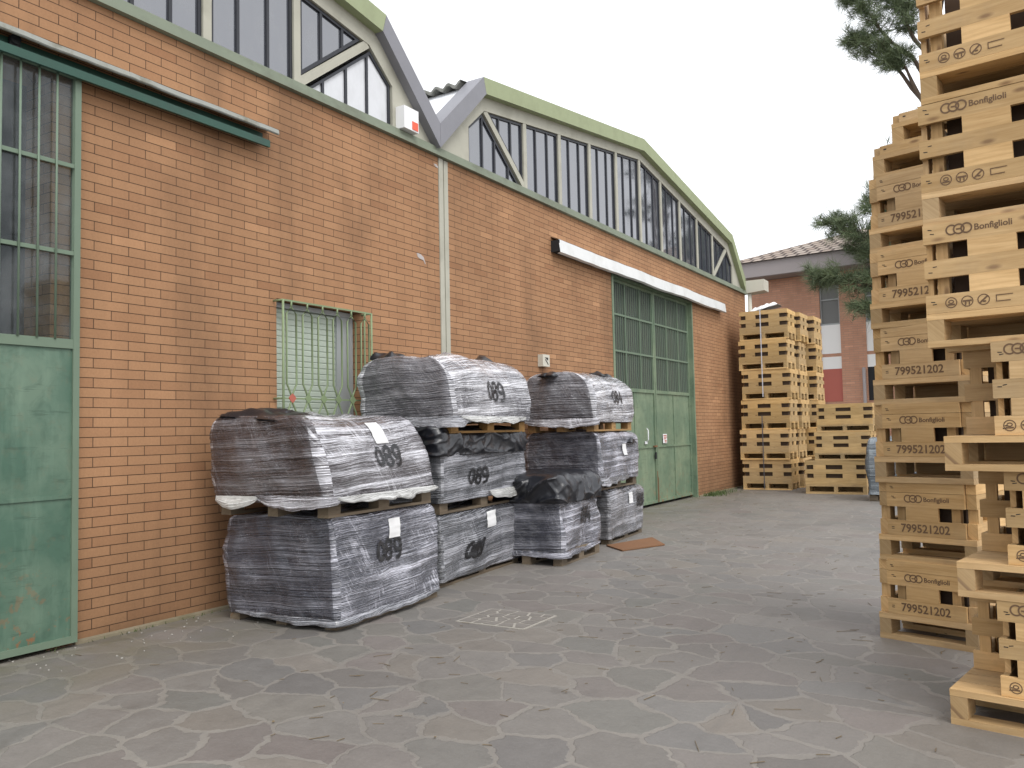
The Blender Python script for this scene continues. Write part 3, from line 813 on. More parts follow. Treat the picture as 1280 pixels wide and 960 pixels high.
# ------------------------------------------------------------------ wrapped pallet loads
def pallet_mesh(L, D, seed, wood):
    """local x 0..L along the facade, y 0..D towards the wall, z 0...14"""
    random.seed(seed); m = MB()
    for i in range(5):
        y = (D - .10) * i / 4; m.box(0, L, y, y + .10, .118, .14)
    for x in (0, L / 2 - .05, L - .10): m.box(x, x + .10, 0, D, .098, .1175)
    for x in (0, L / 2 - .07, L - .14):
        for y in (0, D / 2 - .05, D - .10): m.box(x + .001, x + .139, y + .001, y + .099, .022, .0975)
    for y in (0, D / 2 - .05, D - .10): m.box(0, L, y, y + .10, 0, .0215)
    return m

class Load:
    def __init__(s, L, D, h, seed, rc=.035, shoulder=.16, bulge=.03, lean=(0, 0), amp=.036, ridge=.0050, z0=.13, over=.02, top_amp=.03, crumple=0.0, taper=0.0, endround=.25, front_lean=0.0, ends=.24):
        s.__dict__.update(locals()); s.sd = Vector((seed * 7.31, seed * 3.17, seed * 1.7))
        s.a = L / 2 + over; s.b = D / 2 + over
        s.per = 2 * (2 * s.a - 2 * rc) + 2 * (2 * s.b - 2 * rc) + 2 * PI * rc
        s.fl = 2 * s.a - 2 * rc
    def base(s, t):
        """arc length from the near end of the front face -> (pos, normal) in plan, front face is y = -over"""
        rc, a, b = s.rc, s.a, s.b; cx, cy = s.L / 2, s.D / 2
        la, lb, q = 2 * a - 2 * rc, 2 * b - 2 * rc, PI * rc / 2
        t = t % s.per
        if t < la: return Vector((cx - a + rc + t, cy - b, 0)), Vector((0, -1, 0))
        t -= la
        if t < q: th = -PI / 2 + t / rc; return Vector((cx + a - rc + rc * math.cos(th), cy - b + rc + rc * math.sin(th), 0)), Vector((math.cos(th), math.sin(th), 0))
        t -= q
        if t < lb: return Vector((cx + a, cy - b + rc + t, 0)), Vector((1, 0, 0))
        t -= lb
        if t < q: th = t / rc; return Vector((cx + a - rc + rc * math.cos(th), cy + b - rc + rc * math.sin(th), 0)), Vector((math.cos(th), math.sin(th), 0))
        t -= q
        if t < la: return Vector((cx + a - rc - t, cy + b, 0)), Vector((0, 1, 0))
        t -= la
        if t < q: th = PI / 2 + t / rc; return Vector((cx - a + rc + rc * math.cos(th), cy + b - rc + rc * math.sin(th), 0)), Vector((math.cos(th), math.sin(th), 0))
        t -= q
        if t < lb: return Vector((cx - a, cy + b - rc - t, 0)), Vector((-1, 0, 0))
        t -= lb
        th = PI + t / rc; return Vector((cx - a + rc + rc * math.cos(th), cy - b + rc + rc * math.sin(th), 0)), Vector((math.cos(th), math.sin(th), 0))
    def disp(s, p, nrm, zz):
        q = Vector((p.x, p.y, zz)) + s.sd
        d = s.amp * noise.fractal(q * 2.6, 1.0, 2.0, 3) 
        k = Vector((q.x * 1.3, q.y * 1.3, zz * 30 + .7 * noise.noise(q * 1.7)))
        r1 = noise.noise(k)
        d += s.ridge * (1 - abs(r1) * 2.4)
        if s.crumple:
            wv = q + Vector((noise.noise(q * 2.1), noise.noise(q * 2.1 + Vector((7, 1, 3))), noise.noise(q * 2.1 + Vector((2, 9, 4))))) * .16
            w = noise.noise(Vector((wv.x * 2.6 + wv.z * 3.4, wv.y * 2.6 + wv.z * 2.0, wv.z * 3.2 - wv.x * 1.1)))
            w2 = noise.noise(Vector((wv.x * 7 - wv.z * 6, wv.y * 7, wv.z * 6 + wv.x * 2)) + Vector((5, 5, 5)))
            d += s.crumple * (1.6 * (1 - min(1, abs(w) * 2.2)) ** 3 + .8 * (1 - min(1, abs(w2) * 2.2)) ** 3 - .5)
        return d
    def surf(s, t, zz, off=0.0):
        p, n = s.base(t); H_ = s.h; v = zz / H_
        ins = 0.0
        sh = s.shoulder
        if zz > H_ - sh:
            q = (zz - (H_ - sh)) / sh; ins = sh * (1 - math.sqrt(max(0, 1 - q * q * .97)))
        d = s.disp(p, n, zz) + off + s.bulge * math.sin(PI * min(1, max(0, v))) * (.3 + .7 * (1 - max(0, abs(n.x) - .3)))
        e = noise.noise(Vector((p.x * 2, p.y * 2, 5)) + s.sd) * s.top_amp * v
        cx, cy = s.L / 2, s.D / 2
        fy = 1 - ins / s.b; fx = 1 - (ins * s.endround + s.taper * v) / s.a
        pos = Vector((cx + (p.x - cx) * fx, cy + (p.y - cy) * fy, 0)) + n * d
        pos.y += s.front_lean * v * (cy + s.b - pos.y) / (2 * s.b)
        return Vector((pos.x + s.lean[0] * v, pos.y + s.lean[1] * v, s.z0 + zz + e))
    def mesh(s, nu=230, nv=None):
        m = MB(); nv = nv or max(20, int(s.h / .0125))
        P, U = [], []
        ts = [s.per * i / nu for i in range(nu)]
        for j in range(nv + 1):
            zz = s.h * j / nv
            P.append([s.surf(t, zz) for t in ts]); U.append([(t, zz) for t in ts] + [(s.per, zz)])
        la, lb, q_ = 2 * s.a - 2 * s.rc, 2 * s.b - 2 * s.rc, PI * s.rc / 2
        # milkier long sides, darker ends: their light and shade painted into the tint
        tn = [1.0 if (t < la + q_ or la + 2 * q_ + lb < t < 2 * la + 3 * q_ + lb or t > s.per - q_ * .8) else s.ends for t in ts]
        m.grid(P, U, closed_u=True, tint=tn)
        # crumpled cap
        top = P[-1]; c = sum(top, Vector()) / nu
        Q, V = [top], [[(t, s.h) for t in ts] + [(s.per, s.h)]]
        for k in range(1, 9):
            f = 1 - k / 8.0 if k < 8 else .002
            row = []
            for p in top:
                q = c + (p - c) * f
                q.z = c.z * (1 - f) + p.z * f + (1 - f * f) * (.02 + s.top_amp * 1.2 * noise.fractal(Vector((q.x, q.y, 0)) * 3.5 + s.sd, 1, 2, 3))
                row.append(q)
            Q.append(row); V.append([(t * f, s.h + .08 * k) for t in ts] + [(s.per * f, s.h + .08 * k)])
        m.grid(Q, V, closed_u=True, tint=[.8] * nu)
        # underside closing rim
        bot = P[0]; cb = sum(bot, Vector()) / nu
        m.grid([[cb + (p - cb) * .75 for p in bot], bot], closed_u=True)
        return m
    def ribbon(s, m, pts, w, off=.009):
        """pts in (arc length, height) coordinates"""
        # resample
        L = [Vector(p) for p in pts]; out = [L[0]]
        for a, b in zip(L[:-1], L[1:]):
            n = max(1, int((b - a).length / .008))
            for i in range(1, n + 1): out.append(a + (b - a) * i / n)
        A, B, Cn = [], [], []
        for i, p in enumerate(out):
            d = (out[min(i + 1, len(out) - 1)] - out[max(i - 1, 0)]).normalized(); nn = Vector((-d.y, d.x))
            ww = w * (.5 + .12 * noise.noise(Vector((p.x * 30, p.y * 30, s.seed))))
            a = p + nn * ww; b = p - nn * ww
            A.append(s.surf(a.x, a.y, off)); B.append(s.surf(b.x, b.y, off)); Cn.append(s.surf(p.x, p.y, off + .001))
        m.grid([A, Cn, B], smooth=True)
    def patch(s, m, t0, t1, z0, z1, off=.010, skew=0.0, n=10):
        P = [[s.surf(t0 + (t1 - t0) * i / n + skew * j / n, z0 + (z1 - z0) * j / n, off) for i in range(n + 1)] for j in range(n + 1)]
        m.grid(P, smooth=True)

def arc(cx, cy, rx, ry, a0, a1, n=18):
    return [(cx + rx * math.cos(rad(a0 + (a1 - a0) * i / n)), cy + ry * math.sin(rad(a0 + (a1 - a0) * i / n))) for i in range(n + 1)]
GLYPH = {  # unit box 0..1 by 0..1.5
    '0': [arc(.5, .72, .42, .62, 100, 470)],
    '8': [arc(.5, 1.08, .33, .36, -90, 270), arc(.5, .37, .40, .36, 90, 450)],
    '9': [arc(.5, 1.02, .40, .42, 0, 360), [(.9, 1.02), (.9, .5), (.8, .12), (.55, 0), (.25, .02)]],
    '4': [[(.62, 1.45), (.08, .55), (.95, .55)], [(.7, 1.0), (.7, -.02)]],
}
def number(load, text, t0, z0, size, parent, slant=.0, rise=0.0, w=.034):
    m = MB()
    for i, ch in enumerate(text):
        for st in GLYPH[ch]:
            pts = []
            for (a, b) in st:
                x = (a + i * 1.12) * size; z = b * size
                pts.append((t0 + x + slant * z, z0 + z + rise * x))
            load.ribbon(m, pts, w)
    return m.build('sprayed_number', M['black_paint'], parent, True)

def flap(parent, cx, cy, cz, w, d, amp, seed, mat, tilt=(0, 0), name='plastic_flap'):
    """a loose crumpled piece of sheet lying on the load (local coordinates)"""
    m = MB(); P = []; n = 22
    for j in range(n + 1):
        row = []
        for i in range(n + 1):
            a, b = i / n - .5, j / n - .5
            k = 1 + .25 * noise.noise(Vector((math.atan2(b, a) * 1.2, seed, 2)))
            q = Vector((a * w * 4 + seed, b * d * 4, seed))
            edge = 1 - (max(abs(a), abs(b)) * 2) ** 3
            z = amp * (.35 + .9 * (1 - 2 * abs(noise.noise(q))) * .6 + .5 * noise.noise(q * 2.3)) * edge + tilt[0] * a + tilt[1] * b
            row.append(Vector((cx + a * w * k, cy + b * d * k, cz + z)))
        P.append(row)
    m.grid(P, smooth=True)
    m.grid([[p - Vector((0, 0, .012)) for p in r_] for r_ in P], smooth=True)
    return m.build(name, mat, parent, True)

def skirt(parent, load, t0, t1, zz, drop, out, mat, seed, name='film_skirt'):
    m = MB(); n = int((t1 - t0) / .02); P = []; U = []
    for j in range(7):
        f = j / 6; row = []; uvr = []
        for i in range(n + 1):
            t = t0 + (t1 - t0) * i / n
            nn = noise.noise(Vector((t * 5, seed, 0))); n2 = noise.noise(Vector((t * 13, seed, f * 2)))
            env = math.sin(PI * min(1, max(0, i / n))) ** .4
            p = load.surf(t, zz, .012 + out * math.sin(f * PI * .62) * (1 + .5 * nn) * env + .012 * n2 * f)
            p.z -= drop * f * (1 + .45 * nn) * env
            row.append(p); uvr.append((t, zz - drop * f))
        P.append(row); U.append(uvr)
    m.grid(P, U, smooth=True, tint=[1.0] * n)
    return m.build(name, mat, parent, True)

FACE = rad(90)
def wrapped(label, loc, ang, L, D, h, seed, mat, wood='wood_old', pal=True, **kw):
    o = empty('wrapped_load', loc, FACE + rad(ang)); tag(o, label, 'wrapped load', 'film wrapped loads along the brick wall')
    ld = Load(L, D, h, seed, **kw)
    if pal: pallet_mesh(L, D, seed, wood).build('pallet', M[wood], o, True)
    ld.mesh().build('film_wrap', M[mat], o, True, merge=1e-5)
    return o, ld
def paper(ld, o, t, z, w=.15, h=.15, skew=.03):
    m = MB(); ld.patch(m, t, t + w, z, z + h, skew=skew); return m.build('paper_label', M['paper'], o, True)

# stack 1, next to the barred window
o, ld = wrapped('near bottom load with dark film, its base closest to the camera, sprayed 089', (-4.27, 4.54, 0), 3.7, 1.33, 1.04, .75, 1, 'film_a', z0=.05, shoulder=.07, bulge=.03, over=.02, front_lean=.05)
number(ld, '089', .42, .38, .105, o, .05); paper(ld, o, .60, .54)
skirt(o, ld, ld.per - 1.0, ld.per + 1.30, .03, .045, .05, M['film_c'], 3)
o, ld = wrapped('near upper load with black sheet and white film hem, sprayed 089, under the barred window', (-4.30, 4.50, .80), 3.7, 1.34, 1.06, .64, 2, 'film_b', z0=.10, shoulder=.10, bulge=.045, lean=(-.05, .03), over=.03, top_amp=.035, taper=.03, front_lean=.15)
number(ld, '089', .60, .25, .105, o, .05); paper(ld, o, .68, .43, .16, .17, -.05)
skirt(o, ld, .0, 1.40, .05, .065, .07, M['skirt'], 5); skirt(o, ld, ld.per - 1.1, ld.per - .66, .05, .09, .07, M['skirt'], 6); skirt(o, ld, ld.per - .70, ld.per + .08, .06, .10, .035, M['film_b'], 26)
flap(o, .20, .66, .735, .50, .78, .09, 4, M['bag'], (0, .06), 'black_sheet')

# stack 2, three high
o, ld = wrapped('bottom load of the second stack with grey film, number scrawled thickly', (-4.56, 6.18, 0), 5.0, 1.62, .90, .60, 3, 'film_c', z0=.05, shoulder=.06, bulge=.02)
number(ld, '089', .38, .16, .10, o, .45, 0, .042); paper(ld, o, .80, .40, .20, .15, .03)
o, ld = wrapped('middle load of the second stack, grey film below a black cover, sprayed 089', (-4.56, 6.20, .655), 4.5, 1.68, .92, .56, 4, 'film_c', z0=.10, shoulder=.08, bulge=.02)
number(ld, '089', .46, .15, .105, o, .0)
skirt(o, ld, .85, 1.60, .06, .10, .05, M['skirt'], 8)
cv = Load(1.70, .95, .27, 14, rc=.07, shoulder=.10, bulge=.02, lean=(0, .02), amp=.03, ridge=0, z0=.53, over=.055, top_amp=.02, crumple=.022)
cv.mesh(280, 26).build('black_cover', M['bag'], o, True, merge=1e-5)
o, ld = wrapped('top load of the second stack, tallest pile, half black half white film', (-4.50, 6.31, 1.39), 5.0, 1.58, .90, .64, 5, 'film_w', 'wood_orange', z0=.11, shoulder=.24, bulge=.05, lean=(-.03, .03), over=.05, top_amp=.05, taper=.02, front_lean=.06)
number(ld, '089', .62, .21, .12, o, -.03)
skirt(o, ld, .05, 1.5, .05, .07, .05, M['skirt'], 9); skirt(o, ld, ld.per - .95, ld.per + .35, .05, .11, .04, M['film_c'], 29)
flap(o, .16, .78, .735, .26, .30, .10, 9, M['bag'], (0, .02), 'black_sheet'); flap(o, 1.28, .38, .735, .42, .30, .10, 12, M['bag'], (0, 0), 'black_sheet')

# single low load with the black bag on top
o, ld = wrapped('low load topped by a crumpled black plastic bag', (-4.12, 7.70, 0), 4.3, 1.06, .82, .56, 6, 'film_a', z0=.10, shoulder=.06, bulge=.015, over=-.005, amp=.045)
number(ld, '084', .42, .29, .115, o, .03); skirt(o, ld, ld.per - .85, ld.per + 1.0, .04, .06, .03, M['film_a'], 35)
bg_ = Load(1.02, .74, .30, 16, rc=.09, shoulder=.12, bulge=.04, lean=(.0, .03), amp=.035, ridge=0, z0=.64, over=.03, top_amp=.03, crumple=.030, endround=.8)
bg_.mesh(280, 30).build('black_bag', M['bag'], o, True, merge=1e-5)

# far stack, three high
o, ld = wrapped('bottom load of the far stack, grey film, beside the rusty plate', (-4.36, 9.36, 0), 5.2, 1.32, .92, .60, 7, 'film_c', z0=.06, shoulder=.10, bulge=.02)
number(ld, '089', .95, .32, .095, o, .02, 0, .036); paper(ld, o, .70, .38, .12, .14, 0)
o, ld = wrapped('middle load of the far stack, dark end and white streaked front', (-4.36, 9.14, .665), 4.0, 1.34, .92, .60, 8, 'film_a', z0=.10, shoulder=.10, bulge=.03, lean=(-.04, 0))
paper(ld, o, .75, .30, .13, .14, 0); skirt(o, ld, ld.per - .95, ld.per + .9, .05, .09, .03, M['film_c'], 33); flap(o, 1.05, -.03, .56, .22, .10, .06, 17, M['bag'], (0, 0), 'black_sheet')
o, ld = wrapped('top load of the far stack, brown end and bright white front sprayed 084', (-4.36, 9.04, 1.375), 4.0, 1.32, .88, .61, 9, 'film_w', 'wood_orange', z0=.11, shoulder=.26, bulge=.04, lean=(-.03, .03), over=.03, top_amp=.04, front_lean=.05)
number(ld, '084', .58, .24, .105, o, .03, 0, .028); skirt(o, ld, ld.per - .95, ld.per + .10, .05, .11, .04, M['film_b'], 31)
flap(o, 1.02, .36, .715, .42, .30, .08, 21, M['bag'], (0, 0), 'black_sheet'); flap(o, -.05, .55, .68, .30, .22, .06, 23, M['bag'], (0, 0), 'black_sheet')

# ------------------------------------------------------------------ wooden crates
TEXT = {}
def text_mesh(s, width, height=None):
    key = (s, width, height)
    if key in TEXT: return TEXT[key]
    cu = bpy.data.curves.new('letters', 'FONT'); cu.body = s; cu.size = 1; cu.extrude = 0.0; cu.offset = .022; cu.resolution_u = 3
    ob = bpy.data.objects.new('letters', cu); COL.objects.link(ob)
    bpy.context.view_layer.update()
    me = bpy.data.meshes.new_from_object(ob.evaluated_get(bpy.context.evaluated_depsgraph_get()))
    bpy.data.objects.remove(ob, do_unlink=True)
    xs = [v.co.x for v in me.vertices]; ys_ = [v.co.y for v in me.vertices]
    sx = width / (max(xs) - min(xs)); sy = sx if height is None else height / (max(ys_) - min(ys_))
    x0 = min(xs); y0 = min(ys_)
    out = [((v.co.x - x0) * sx, (v.co.y - y0) * sy) for v in me.vertices], [tuple(p.vertices) for p in me.polygons]
    TEXT[key] = out
    return out
def put_text(m, s, width, x, z, y, height=None):
    v, f = text_mesh(s, width, height)
    for p in f: m.poly([(x + v[i][0], y, z + v[i][1]) for i in p])
def put_ring(m, cx, cz, rx, rz, y, w, a0=0, a1=360, n=20):
    for i in range(n):
        a, b = rad(a0 + (a1 - a0) * i / n), rad(a0 + (a1 - a0) * (i + 1) / n)
        m.poly([(cx + rx * math.cos(a), y, cz + rz * math.sin(a)), (cx + rx * math.cos(b), y, cz + rz * math.sin(b)),
                (cx + (rx - w) * math.cos(b), y, cz + (rz - w) * math.sin(b)), (cx + (rx - w) * math.cos(a), y, cz + (rz - w) * math.sin(a))])
def brand(m, x, z, y, width=.27):
    h = width * .095
    for i in range(3): put_ring(m, x + h * (1.0 + i * 1.25), z + h * .75, h * 1.0, h * 1.0, y - .0003 * i, h * .28, 35 if i == 0 else 0, 325 if i == 0 else 360)
    m.box(x + h * 1.8, x + h * 2.7, y - .0004, y, z + h * .62, z + h * .88)
    put_text(m, 'Bonfiglioli', width * .57, x + width * .455, z - h * .25, y)
def stamps(m, x, z, y):
    for i in range(3):
        c = x + i * .068; put_ring(m, c, z, .026, .026, y, .0045)
        if i == 0: put_ring(m, c, z + .004, .013, .010, y, .005, 0, 360, 10); m.box(c - .016, c + .016, y - .0004, y, z - .013, z - .006)
        elif i == 1: m.box(c - .019, c + .019, y - .0004, y, z - .002, z + .006); m.box(c - .010, c - .004, y - .0004, y, z - .018, z - .002); m.box(c + .006, c + .011, y - .0004, y, z - .018, z - .002)
        else: m.poly([(c - .019, y, z - .012), (c - .013, y, z - .017), (c + .019, y, z + .012), (c + .013, y, z + .017)]); m.box(c - .003, c + .010, y - .0004, y, z - .012, z - .005)
    m.box(x + .19, x + .255, y - .0004, y, z + .012, z + .016); m.box(x + .19, x + .245, y - .0004, y, z - .016, z - .012); m.box(x + .186, x + .190, y - .0004, y, z - .016, z + .016)

def wall_rows(m, rows, z, x0, x1, y0, y1, axis, fills, inset_=0.0):
    """boards between a..b along axis; rows = [('b',h)|('s',h)]; fills = list of (a,b) blocks inside the slots"""
    for kind, h in rows:
        if kind == 'b':
            m.box(x0, x1, y0, y1, z + .001, z + h - .001)
        else:
            for a, b in fills:
                if axis == 'x': m.box(a, b, y0 + inset_, y1 + inset_, z - .002, z + h + .002)
                else: m.box(x0 + inset_, x1 - inset_, a, b, z - .002, z + h + .002)
        z += h
    return z

def make_crate(W, D, rows, mat, foot=.10, skid=.03, deck=.03, stepped=False, corner=0.0, texts=(), two=False, seed=1, flush=False, wid=.2):
    random.seed(seed)
    o = empty('wooden_crate')
    b = MB(); bw = .075
    for y in (0, D / 2 - .05, D - .10): b.box(0, W, y, y + .10, 0, skid)
    for x in ((0, W - bw) if not two else (0, W / 2 - bw / 2, W - bw)):
        for y in (0, D / 2 - .07, D - .14): b.box(x + .001, x + bw - .001, y + .001, y + .139, skid + .0005, skid + foot - .0005, tint=random.uniform(-.25, .35))
    b.box(bw + .001, W - bw - .001, D * .62, D * .62 + .022, skid + .0006, skid + foot - .0006, tint=0)  # added cross board, blocks light through the foot openings
    nb = max(4, int(D / .16))
    for i in range(nb):
        y = D * i / nb; b.box(0, W, y, y + D / nb - .008, skid + foot, skid + foot + deck)
    b.build('pallet_base', M[mat], o, True)
    z0 = skid + foot + deck + .0005; T = .024
    top = z0 + sum(h for _, h in rows)
    c0, c1 = (W - wid) / 2 - .02, (W + wid) / 2 - .02
    pans = []
    if stepped:
        # narrower box standing back on its deck: a nose panel in front and two wings further back
        nx0, nx1 = .21, W - .21; wy = .42
        m = MB(); wall_rows(m, rows, z0, nx0, nx1, .02, .02 + T, 'x', [(nx0 + .07, nx1 - .07)], .0); m.build('wall_panel', M[mat], o, True); pans.append(o.children[-1] if o.children else None)
        m = MB(); wall_rows(m, rows, z0, nx0 + .004, nx0 + .004 + T, .02 + T + .001, wy - .001, 'y', [(.10, .24)]); m.build('wall_panel', M[mat], o, True)
        m = MB(); wall_rows(m, rows, z0, nx1 - .004 - T, nx1 - .004, .02 + T + .001, wy - .001, 'y', [(.10, .24)]); m.build('wall_panel', M[mat], o, True)
        for (a, bb) in ((.01, nx0 - .002 + .05), (nx1 + .002 - .05, W - .01)):
            m = MB(); wall_rows(m, rows, z0, a, bb, wy, wy + T, 'x', [((a + .03, a + .08) if a < .1 else (bb - .08, bb - .03)), ((a + .135, bb - .001) if a < .1 else (a + .001, bb - .135))], .004); m.build('wall_panel', M[mat], o, True)
        m = MB(); wall_rows(m, rows, z0, .012, .012 + T, wy + T + .001, D - .03, 'y', [(wy + .12, wy + .25)]); m.build('wall_panel', M[mat], o, True)
        m = MB(); wall_rows(m, rows, z0, W - .012 - T, W - .012, wy + T + .001, D - .03, 'y', [(wy + .12, wy + .25)]); m.build('wall_panel', M[mat], o, True)
        m = MB(); wall_rows(m, rows, z0, .012, W - .012, D - .029, D - .005, 'x', [(c0, c1)]); m.build('wall_panel', M[mat], o, True)
        fx = nx0; fy = .02
    else:
        e = corner
        fills = [(c0, c1)]
        if flush: fills = [(W * .14, W * .345), (W * .62, W * .84)]
        m = MB(); wall_rows(m, rows, z0, e, W - e, .002, .002 + T, 'x', fills, 0)
        if not flush:
            # corner posts seen through the gaps
            m.box(e + .045, e + .095, .05, .10, z0, top - .01); m.box(W - e - .095, W - e - .045, .05, .10, z0, top - .01)
        m.build('wall_panel', M[mat], o, True)
        sy0 = .028 if e > 0 else .002 + T + .001
        sf = [(D * .16, D * .40), (D * .6, D * .84)] if flush else [(D * .5 - .11, D * .5 + .11), (.05, .12), (D - .12, D - .05)]
        m = MB(); wall_rows(m, rows, z0, .002, .002 + max(T, e - .004 if e else 0), sy0, D - T - .004, 'y', sf); m.build('wall_panel', M[mat], o, True)
        m = MB(); wall_rows(m, rows, z0, W - .002 - max(T, e - .004 if e else 0), W - .002, sy0, D - T - .004, 'y', sf); m.build('wall_panel', M[mat], o, True)
        m = MB(); wall_rows(m, rows, z0, 0, W, D - T - .002, D - .002, 'x', fills); m.build('wall_panel', M[mat], o, True)
        fx = e; fy = .002
    li = MB()  # added dark body inside, stands in for shade behind the slots
    if stepped: li.box(nx0 + .09, nx1 - .09, .11, wy + .10, z0, top - .03); li.box(.10, W - .10, wy + .101, D - .10, z0, top - .03)
    elif flush: li.box(.034, W - .034, .055, D - .055, z0, top - .03)
    elif len(rows) > 1: li.box(.10, W - .10, .13, D - .08, z0, top - .03)
    if li.f: li.build('gap_darkener', M['gap_dark'], o, True)
    # print on the boards of the front panel
    front = [x for x in bpy.data.objects if x.parent == o and x.name.startswith('wall_panel')][0]
    z = z0
    for i, (kind, h) in enumerate(rows):
        for (ri, what, x) in texts:
            if ri == i:
                y = fy - .0012; m = MB()
                if what == 'brand': brand(m, fx + x, z + h * .38, y)
                elif what == 'number': put_text(m, '799521202', .30, fx + x, z + h * .22, y, .055)
                elif what == 'stamps': stamps(m, fx + x, z + h * .5, y)
                m.build({'brand': 'printed_logo', 'number': 'printed_number', 'stamps': 'round_stamps'}[what], M['ink'], front, True)
        z += h
    # nail heads, small dark dots at the board ends
    z = z0; m = MB()
    for kind, h in rows:
        if kind == 'b':
            for xx in (fx + .022, fx + .03):
                zz = z + h * random.uniform(.25, .75); qx = xx + random.uniform(-.006, .012); sl_ = random.uniform(-.004, .004); m.poly([(qx, fy - .0009, zz), (qx + .018, fy - .0009, zz + sl_), (qx + .018, fy - .0009, zz + sl_ + .004), (qx, fy - .0009, zz + .004)])
        z += h
    if not flush: m.build('nail_head', M['dark'], front, True)
    return o, top
def place(src, first, loc, rz, label, group):
    c = src if first else copy_tree(src)
    c.location = loc; c.rotation_euler = (0, 0, rad(rz)); tag(c, label, 'crate', group)
    return c

ORD = ['lowest', 'second', 'third', 'fourth', 'fifth', 'sixth', 'topmost']
rows_near = [('b', .09), ('s', .078), ('b', .088), ('s', .078), ('b', .096)]
# near column: three stepped crates, then three flush ones
cs, hs_ = make_crate(.82, .80, rows_near, 'wood', stepped=True, texts=((4, 'brand', .05), (0, 'stamps', .06)), seed=11)
cu_, hu = make_crate(.62, .80, rows_near, 'wood', corner=0.0, texts=((4, 'brand', .10), (0, 'stamps', .11)), seed=12)
near = [(cs, True, (-.355, 4.45, 0), -10, 'lowest crate at the right edge, its worn deck sticking out in front'),
        (cs, False, (-.300, 4.46, .588), -11, 'second crate from the ground in the tall stack at the right edge'),
        (cs, False, (-.325, 4.42, 1.172), -9, 'crate with a jutting pale deck at eye level, third in the right edge stack'),
        (cu_, True, (-.375, 4.46, 1.755), -9, 'fourth crate up at the right edge, standing on the jutting crates'),
        (cu_, False, (-.372, 4.47, 2.345), -8, 'fifth crate up at the right edge with two clean prints'),
        (cu_, False, (-.355, 4.47, 2.938), -8, 'topmost crate at the right edge, cut by the top of the picture')]
for a in near: place(*a, 'printed crates in the tall stack at the right edge')
# second column behind it
rows_far = [('b', .098), ('s', .085), ('b', .092), ('b', .068)]
cf, hf = make_crate(.60, .80, rows_far, 'wood', foot=.095, skid=.036, deck=.036, corner=.062, texts=((0, 'number', .085), (2, 'brand', .11)), seed=13)
zc = 0.0; xo = [-.865, -.855, -.86, -.845, -.84, -.825]
lab2 = ['bottom', 'second', 'third', 'fourth', 'fifth', 'sixth']
for i in range(6):
    place(cf, i == 0, (xo[i] + random.uniform(-.006, .006), 6.02 + random.uniform(-.02, .02), zc), -15 + random.uniform(-1.5, 1.5),
          '%s crate from the ground in the stack stamped with long numbers' % lab2[i], 'numbered crates in the stack behind the right edge stack')
    zc += hf - .004
cl, hl = make_crate(.56, .70, [('b', .06)], 'wood', foot=.0951, skid=.03, deck=.03, corner=.05, texts=(), seed=14)
place(cl, True, (-.79, 6.05, zc), -14, 'low empty pallet box lying on the numbered crate stack', 'low pallet boxes on the numbered stack')
place(cl, False, (-.67, 6.10, zc + hl), -12, 'uppermost low pallet box shifted right on the numbered crate stack', 'low pallet boxes on the numbered stack')

# strapped stacks by the factory corner
rows_big = [('b', .135), ('s', .085), ('b', .09), ('s', .085), ('b', .095)]
ca, ha = make_crate(1.05, .80, rows_big, 'wood_far', foot=.105, skid=.03, deck=.03, two=True, flush=True, seed=15)
first = True
for ci, (yy, nm, n_) in enumerate(((18.62, 'front strapped stack by the factory corner', 6), (19.52, 'stack right behind the front strapped one', 6), (20.42, 'rearmost crate stack beside the factory corner', 6))):
    z = 0.0
    for i in range(n_):
        lb = ('top' if i == n_ - 1 else ['bottom', 'second', 'third', 'fourth', 'fifth'][i]) + ' crate of the ' + nm
        place(ca, first, (-5.37 + random.uniform(-.03, .03) + (.02 if i > 1 else -.03) + (0, .04, .20)[ci] + (0 if ci == 0 else random.uniform(-.07, .07)), yy + random.uniform(-.02, .02), z), random.uniform(-1.5, .5), lb, 'fresh crates stacked by the factory corner')
        first = False; z += ha + .002
ztop = z
cb, hb_ = make_crate(1.16, .80, rows_big, 'wood_far', foot=.11, skid=.04, deck=.035, two=True, flush=True, seed=16)
cb2, hb2 = make_crate(1.06, .80, [('b', .12), ('s', .07), ('b', .08), ('s', .07), ('b', .08)], 'wood_far', foot=.085, skid=.03, deck=.03, two=True, flush=True, seed=17)
place(cb, True, (-3.86, 17.80, 0), 1, 'wide bottom crate of the low pile in front of the office', 'crates of the low pile')
place(cb2, True, (-3.66, 17.82, hb_), -1, 'middle crate of the low pile in front of the office', 'crates of the low pile')
place(cb2, False, (-3.60, 17.86, hb_ + hb2 + .002), -2, 'top crate of the low pile in front of the office', 'crates of the low pile')
place(cb, False, (-3.80, 18.85, 0), 2, 'crate hidden behind the low pile, only its ends showing', 'crates of the low pile')
# straps
for (x, z0, z1, mm, lb) in ((-4.86, 2.03, 3.96, 'strap_white', 'pale strap running down the upper crates of the front stack'), (-4.90, .02, 1.62, 'strap', 'dark strap round the two lowest crates of the front stack')):
    s = MB(); s.box(x, x + .02, 18.555, 18.562, z0, z1); tag(s.build('strap', M[mm]), lb, 'strap')
pf = empty('plastic_film', (-5.0, 19.0, ztop)); tag(pf, 'white crumpled plastic film lying on the front strapped stack', 'plastic film')
flap(pf, .12, 0, .05, .72, .45, .13, 31, M['white_plastic'], (.16, 0), 'film_sheet')
# bluish wrapped thing half hidden
o, ld = wrapped('bluish film wrapped load half hidden behind the numbered stack', (-1.24, 17.35, 0), 90, 1.2, 1.0, 1.02, 26, 'film_blue', z0=.12, shoulder=.2, bulge=.05)

